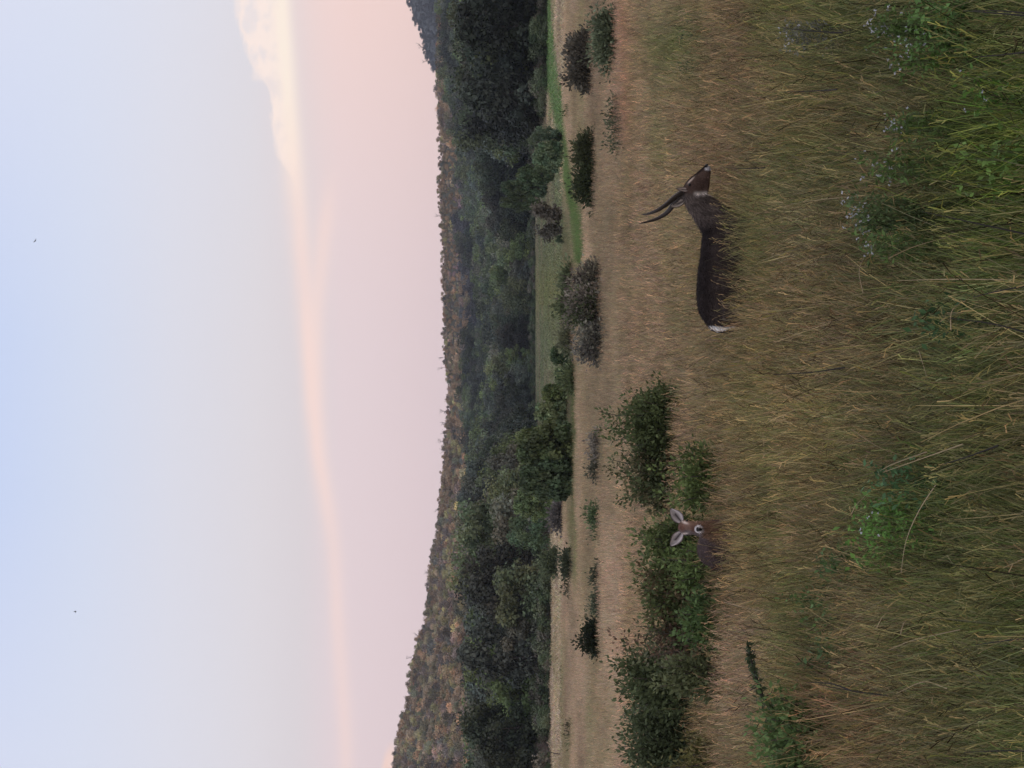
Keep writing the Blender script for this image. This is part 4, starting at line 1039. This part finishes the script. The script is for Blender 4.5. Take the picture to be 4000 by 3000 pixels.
def fur(body_o, n, colfn, dirfn, lenfn, parent, seed, wd_=.006):
    me = body_o.data; rr = np.random.RandomState(seed)
    co = np.empty(len(me.vertices)*3); me.vertices.foreach_get('co', co); co = co.reshape(-1, 3)
    no = np.empty(len(me.vertices)*3); me.vertices.foreach_get('normal', no); no = no.reshape(-1, 3)
    ids = np.where(co[:, 2] > .45)[0]; q = ids[rr.randint(len(ids), size=n)]
    p = co[q] + rr.normal(size=(n, 3))*.004; nn_ = no[q]
    d_ = dirfn(p); d_ = d_ - nn_*(d_*nn_).sum(1)[:, None]; d_ /= np.linalg.norm(d_, axis=1)[:, None]+1e-6
    d_ = d_ + nn_*.32 + rr.normal(size=(n, 3))*.22; d_ /= np.linalg.norm(d_, axis=1)[:, None]
    ln = (lenfn(p)*rr.uniform(.6, 1.4, n))[:, None]
    sd_ = np.cross(d_, nn_+rr.normal(size=(n, 3))*.5); sd_ /= np.linalg.norm(sd_, axis=1)[:, None]
    V = np.stack([p-sd_*wd_/2-nn_*.004, p+sd_*wd_/2-nn_*.004, p+d_*ln*.6+sd_*wd_*.3, p+d_*ln, ], 1).reshape(-1, 3)
    c = np.repeat(colfn(p)*rr.uniform(.5, 2.3, (n, 1))*(.7+.7*fbm(p[:, 0]*6, p[:, 2]*9, 3))[:, None], 4, 0)
    o = obj('fur', mesh_np('fur', V, np.arange(n*4).reshape(-1, 4), M_COAT, c), parent); o['kind'] = 'stuff'
    return o
# --- horned male, side on, head to the right of the upright view
px = P(2900, 1070, 19.9).x; dz_ = float(ground_z([px], [19.9])[0])
bull = empty('antelope', (px, 19.9, dz_), 'dark brown horned antelope standing side on in tall grass, white edged rump', 'antelope')
tr = []
for x_, top_, bot_, ry in ((-.665, 1.03, .86, .05), (-.645, 1.10, .80, .11), (-.60, 1.165, .74, .155), (-.52, 1.215, .68, .19), (-.43, 1.258, .65, .215), (-.25, 1.278, .64, .235), (0, 1.262, .60, .25), (.2, 1.228, .57, .25), (.4, 1.216, .555, .235), (.53, 1.20, .57, .20), (.64, 1.15, .64, .15), (.71, 1.05, .74, .08)):
    tr.append(((x_, 0, (top_+bot_)/2), ry, (top_-bot_)/2))
body = [loft(tr, 28)]
body.append(loft([((.46, 0, .90), .15, .26), ((.56, 0, .985), .145, .245), ((.66, 0, 1.075), .125, .205), ((.75, -.005, 1.16), .105, .18), ((.83, -.012, 1.245), .09, .155), ((.90, -.02, 1.32), .08, .125), ((.95, -.02, 1.38), .06, .08)], 22))
body.append(loft([((.875, -.02, 1.395), .055, .06), ((.925, -.02, 1.372), .078, .098), ((.99, -.025, 1.330), .085, .122), ((1.06, -.035, 1.285), .078, .118), ((1.13, -.045, 1.235), .062, .094), ((1.19, -.055, 1.196), .05, .069), ((1.235, -.06, 1.168), .044, .056), ((1.268, -.062, 1.150), .038, .043), ((1.286, -.064, 1.142), .02, .025)], 20))
body.append(loft([((.955, -.02, 1.225), .05, .07), ((1.04, -.03, 1.195), .048, .07), ((1.13, -.045, 1.165), .04, .045), ((1.21, -.055, 1.142), .032, .03), ((1.245, -.058, 1.137), .02, .02)], 14))
for sy in (-1, 1):
    y_ = .12*sy
    body.append(leg([(.47, y_, .85), (.47, y_*1.1, .66), (.46, y_, .50), (.455, y_, .40), (.46, y_, .22), (.465, y_, .12), (.475, y_, .05)], (.10, .078, .05, .043, .027, .031, .036)))
    body.append(leg([(-.42, y_, .98), (-.40, y_*1.15, .80), (-.42, y_*1.1, .64), (-.52, y_, .47), (-.55, y_, .40), (-.53, y_, .22), (-.52, y_, .12), (-.505, y_, .05)], (.15, .14, .095, .05, .042, .027, .032, .037)))
def bull_col(p):
    x, y, z = p.T
    c = np.tile(lin(.046, .035, .031), (len(p), 1))
    def blend(a, cc):
        nonlocal c; a = np.clip(a, 0, 1)[:, None]; c = c*(1-a) + np.array(cc)*a
    blend(sm((z-1.06)/.12)*(x < .6), (.022, .017, .016))
    blend(sm((x-.50)/.25), (.10, .080, .070))                  # neck, shaggy grey brown
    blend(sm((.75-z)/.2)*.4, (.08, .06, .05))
    blend(sm((x-.93)/.05)*sm((z-1.0)/.1), (.092, .060, .048))   # face
    blend(sm((x-1.0)/.1)*sm((z-(1.475-(x-1.03)*1.12)+.055)/.03), (.030, .021, .018))    # dark nose ridge
    blend(np.exp(-((x-.955+ (1.2-z)*-.05)/.020)**2)*sm((z-1.0)/.06)*sm((1.34-z)/.05)*1.0, (.52, .47, .43))    # throat band
    blend(sm((x-1.215)/.015)*sm((1.20-z)/.02), (.52, .50, .50))   # muzzle
    blend(sm((x-1.252)/.008)*sm((z-1.150)/.012), (.015, .013, .013))
    a = np.exp(-(((x-1.112)/.034)**2 + ((z-1.352+(x-1.112)*.95)/.012)**2)); blend(a*1.6, (.55, .44, .36))       # eyebrow
    a = sm((-.628+(np.abs(z-.98)*.10)-x)/.012)*sm((z-.80)/.06)*sm((1.16-z)/.03)*sm((abs(y)-.01)/.02); blend(a, (.62, .60, .58))           # rump edge
    blend(sm((.42-z)/.1), (.035, .028, .024)); blend(np.exp(-((z-.11)/.03)**2), (.45, .42, .4))
    return c
bb = fuse('body', body, .012, 3, bull_col, M_COAT, bull)
fur(bb, 26000, bull_col, lambda p: np.stack([-np.ones(len(p)), np.zeros(len(p)), -.45-.6*sm((p[:, 0]-.4)/.2)], -1),
    lambda p: np.where(p[:, 0] > .96, .010, np.where(p[:, 0] > .5, .055, .032)), bull, 3)
def horn(pts, r0, parent):
    pts = np.array(pts, float); n = 46; t = np.linspace(0, 1, len(pts)); q = np.linspace(0, 1, n)
    # catmull style smoothing
    Pq = np.stack([np.interp(q, t, pts[:, k]) for k in range(3)], -1)
    for _ in range(10): Pq[1:-1] = (Pq[:-2]+2*Pq[1:-1]+Pq[2:])/4
    r_ = r0*(1-q)**.7+.003; r_ = r_*(1+.10*np.sin(q*150)*(q < .75))
    V, Fq = tube_np(Pq, r_, 10)
    c = np.array([(.045, .035, .03)])*np.ones((len(V), 1))*(1-.3*np.repeat(q, 10)[:, None])
    Fs = [tuple(f) for f in Fq] + [tuple(range(10))]
    return simple('horn', V, Fs, M_HORN, c, parent)
horn([(.968, -.065, 1.455), (.90, -.10, 1.555), (.80, -.15, 1.668), (.735, -.16, 1.772), (.705, -.13, 1.86), (.70, -.09, 1.945)], .035, bull)
horn([(.945, .035, 1.455), (.86, .075, 1.535), (.745, .13, 1.612), (.675, .15, 1.735), (.64, .13, 1.84), (.612, .09, 1.955)], .035, bull)
ear((.995, -.085, 1.385), (1.0, -.15, 1.53), (.5, -1, .1), .058, bull, inner=(.50, .42, .38))
ear((.875, .0, 1.43), (.808, .06, 1.585), (.3, -1, .1), .085, bull, inner=(.34, .28, .23), outer=(.05, .035, .03))
for sy in (-1, 1):
    V, Fs = ball((1.052, -.032+sy*.078, 1.372), .017); simple('eye', V, Fs, M_HORN, (.008, .006, .005), bull)
V, Fs = loft([((1.272, -.062, 1.178), .012, .010), ((1.286, -.062, 1.168), .026, .018), ((1.293, -.062, 1.155), .024, .016), ((1.293, -.062, 1.145), .010, .008)], 12); simple('nose', V, Fs, M_HORN, (.012, .010, .010), bull)
V, Fs = loft([((-.655, 0, 1.10), .028, .026), ((-.685, 0, 1.02), .024, .022), ((-.69, 0, .90), .018, .018), ((-.685, 0, .78), .022, .022), ((-.68, 0, .70), .006, .006)], 10); simple('tail', V, Fs, M_COAT, (.045, .035, .03), bull)
for x_ in (.485, -.495):
    for sy in (-1, 1):
        V, Fs = loft([((x_, .12*sy, .075), .036, .040), ((x_+.012, .12*sy, .03), .042, .05), ((x_+.02, .12*sy, 0), .044, .056)], 12); simple('hoof', V, Fs, M_HORN, (.02, .017, .015), bull)

# --- hornless female looking at the camera, body turned away behind her
qx = P(2900, 2060, 20.9).x; dz2 = float(ground_z([qx], [20.9])[0])
doe = empty('antelope', (qx, 20.9, dz2), 'hornless reddish brown antelope facing the camera with both ears spread, white ringed nose', 'antelope')
tr = [((-.02, .02, .80), .09, .12), ((-.05, .10, .81), .15, .20), ((-.09, .22, .82), .19, .245), ((-.18, .45, .81), .22, .265), ((-.27, .68, .81), .235, .275), ((-.36, .90, .82), .225, .262), ((-.43, 1.07, .83), .19, .23), ((-.47, 1.18, .84), .13, .16), ((-.49, 1.22, .84), .05, .07)]
db = [loft(tr, 24)]
db.append(loft([((-.07, .20, .88), .15, .17, (0, -1, .2)), ((-.05, .11, .98), .125, .15, (0, -1, .2)), ((-.03, .05, 1.09), .10, .12, (0, -1, .2)), ((-.01, .02, 1.20), .085, .10, (0, -1, .2)), ((0, .01, 1.29), .078, .085, (0, -1, .2)), ((0, .01, 1.35), .05, .05, (0, -1, .2))], 20))
db.append(loft([((0, .075, 1.325), .05, .05), ((0, .03, 1.335), .085, .082), ((0, -.04, 1.318), .095, .095), ((0, -.11, 1.275), .084, .09), ((0, -.17, 1.230), .062, .072), ((0, -.22, 1.194), .052, .056), ((0, -.26, 1.172), .050, .048), ((0, -.285, 1.158), .040, .036), ((0, -.298, 1.152), .02, .02)], 20))
for sx in (-1, 1):
    for (bx, by, k_) in ((-.08, .22, 0), (-.42, 1.05, 1)):
        ox = .09*sx
        if k_ == 0: db.append(leg([(bx+ox, by, .78), (bx+ox*1.1, by, .60), (bx+ox, by, .40), (bx+ox, by+.01, .22), (bx+ox, by, .11), (bx+ox, by-.01, .05)], (.085, .06, .038, .024, .028, .033)))
        else: db.append(leg([(bx+ox, by-.02, .88), (bx+ox*1.1, by-.03, .68), (bx+ox, by+.05, .50), (bx+ox, by+.10, .40), (bx+ox, by+.08, .22), (bx+ox, by+.07, .11), (bx+ox, by+.06, .05)], (.13, .10, .055, .036, .024, .028, .033)))
def doe_col(p):
    x, y, z = p.T
    c = np.tile(lin(.060, .043, .040), (len(p), 1))
    def blend(a, cc):
        nonlocal c; a = np.clip(a, 0, 1)[:, None]; c = c*(1-a) + np.array(cc)*a
    blend(sm((.2-y)/.2), (.17, .105, .07))
    hd = sm((z-1.08)/.08)*sm((.12-y)/.08)
    blend(hd, (.18, .112, .085)); blend(hd*sm((-.005-x)/.03)*.8, (.13, .115, .115)); blend(hd*sm((x-.045)/.03)*.6, (.26, .17, .12))  # left half of the face tinted grey to stand in for shade
    blend(hd*sm((z-1.33)/.04)*np.exp(-(x/.05)**2), (.13, .065, .045))
    for s in (-1, 1):
        a = np.exp(-(((x-s*(.062-(1.31-z)*.25))/.013)**2 + ((z-1.345)/.034)**2)); blend(hd*a*1.6, (.60, .50, .44))
    blend(hd*np.exp(-(x/.045)**2)*sm((1.30-z)/.05)*sm((z-1.20)/.02), (.10, .05, .036))
    rn = np.sqrt((x/.047)**2 + ((z-1.182)/.052)**2); blend(sm((-.215-y)/.012)*hd*sm((1.15-rn)/.15)*np.where(z > 1.150, .9, .7), (.55, .51, .50)); blend(sm((-.2-y)/.02)*hd*sm((1.150-z)/.012), (.07, .05, .045))
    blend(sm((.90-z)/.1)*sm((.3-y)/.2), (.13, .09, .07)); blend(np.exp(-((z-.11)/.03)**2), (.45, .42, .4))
    return c
bb = fuse('body', db, .011, 3, doe_col, M_COAT, doe)
fur(bb, 20000, doe_col, lambda p: np.stack([np.zeros(len(p)), np.ones(len(p))*.8, -.6*np.ones(len(p))], -1),
    lambda p: np.where((p[:, 2] > 1.2) & (p[:, 1] < .1), .008, .028), doe, 4, .005)
V, Fs = loft([((0, -.280, 1.214), .018, .010), ((0, -.298, 1.200), .030, .022), ((0, -.306, 1.180), .031, .022), ((0, -.304, 1.160), .022, .018), ((0, -.296, 1.148), .008, .008)], 14); simple('nose', V, Fs, M_HORN, (.010, .008, .008), doe)
for s in (-1, 1):
    V, Fs = ball((s*.083, -.085, 1.313), .019); simple('eye', V, Fs, M_HORN, (.008, .006, .005), doe)
    ear((s*.072, .02, 1.375), (s*.238, .0, 1.515), (s*.12, -1, .12), .138, doe, inner=(.54, .49, .48), outer=(.16, .12, .11))
V, Fs = loft([((-.49, 1.22, .97), .025, .025), ((-.50, 1.26, .85), .02, .02), ((-.50, 1.27, .68), .02, .02), ((-.50, 1.27, .60), .005, .005)], 10); simple('tail', V, Fs, M_COAT, (.07, .05, .045), doe)
for (bx, by) in ((-.08, .205), (-.42, 1.105)):
    for s in (-1, 1):
        V, Fs = loft([((bx+.09*s, by, .075), .034, .036), ((bx+.09*s, by-.012, .03), .040, .046), ((bx+.09*s, by-.02, 0), .042, .05)], 12); simple('hoof', V, Fs, M_HORN, (.02, .017, .015), doe)

# ------------------------------------------------------------------ birds
def bird(X, Y, d, rot, label):
    p = P(X, Y, d); r_ = empty('bird', p, label, 'bird', None); r_.rotation_euler = rot
    V, Fs = loft([((-.16, 0, 0), .004, .004), ((-.10, 0, 0), .02, .008), ((-.05, 0, 0), .025, .025), ((.02, 0, 0), .03, .03), ((.08, 0, .01), .018, .018), ((.10, 0, .015), .018, .018), ((.125, 0, .012), .006, .006), ((.14, 0, .01), .002, .002)], 10)
    simple('body', V, Fs, M_STEM, (.03, .028, .026), r_)
    for s in (-1, 1):
        L_ = [((.02, s*.02, .01), .045, .006), ((.04, s*.10, .05), .045, .005), ((.01, s*.18, .07), .03, .004), ((-.05, s*.26, .06), .006, .002)]
        V, Fs = loft(L_, 8); simple('wing', V, Fs, M_STEM, (.035, .032, .03), r_)
bird(138, 940, 170, (.5, .3, 2.2), 'tiny dark bird high in the blue sky, nearer the right side')
bird(295, 2390, 170, (.9, .2, .4), 'tiny dark bird in the sky on the left side')

# ------------------------------------------------------------------ air
hz_m = bpy.data.materials.new('haze'); hz_m.use_nodes = True; t = hz_m.node_tree; t.nodes.clear()
vp = t.nodes.new('ShaderNodeVolumePrincipled'); vp.inputs['Color'].default_value = (.80, .86, 1, 1); vp.inputs['Density'].default_value = .00009
vp.inputs['Anisotropy'].default_value = .2
om = t.nodes.new('ShaderNodeOutputMaterial'); t.links.new(vp.outputs[0], om.inputs['Volume'])
x1, z0_, z1_ = 3700, -6.0, 192.0
V = [(a, b, c) for a in (-x1, x1) for b in (-x1, x1) for c in (z0_, z1_)]
Fs = [(0, 1, 3, 2), (4, 6, 7, 5), (0, 4, 5, 1), (2, 3, 7, 6), (0, 2, 6, 4), (1, 5, 7, 3)]
tag(obj('haze', mesh_np('haze', V, Fs, hz_m)), 'thin pale blue evening haze over the valley', None, None, 'stuff')
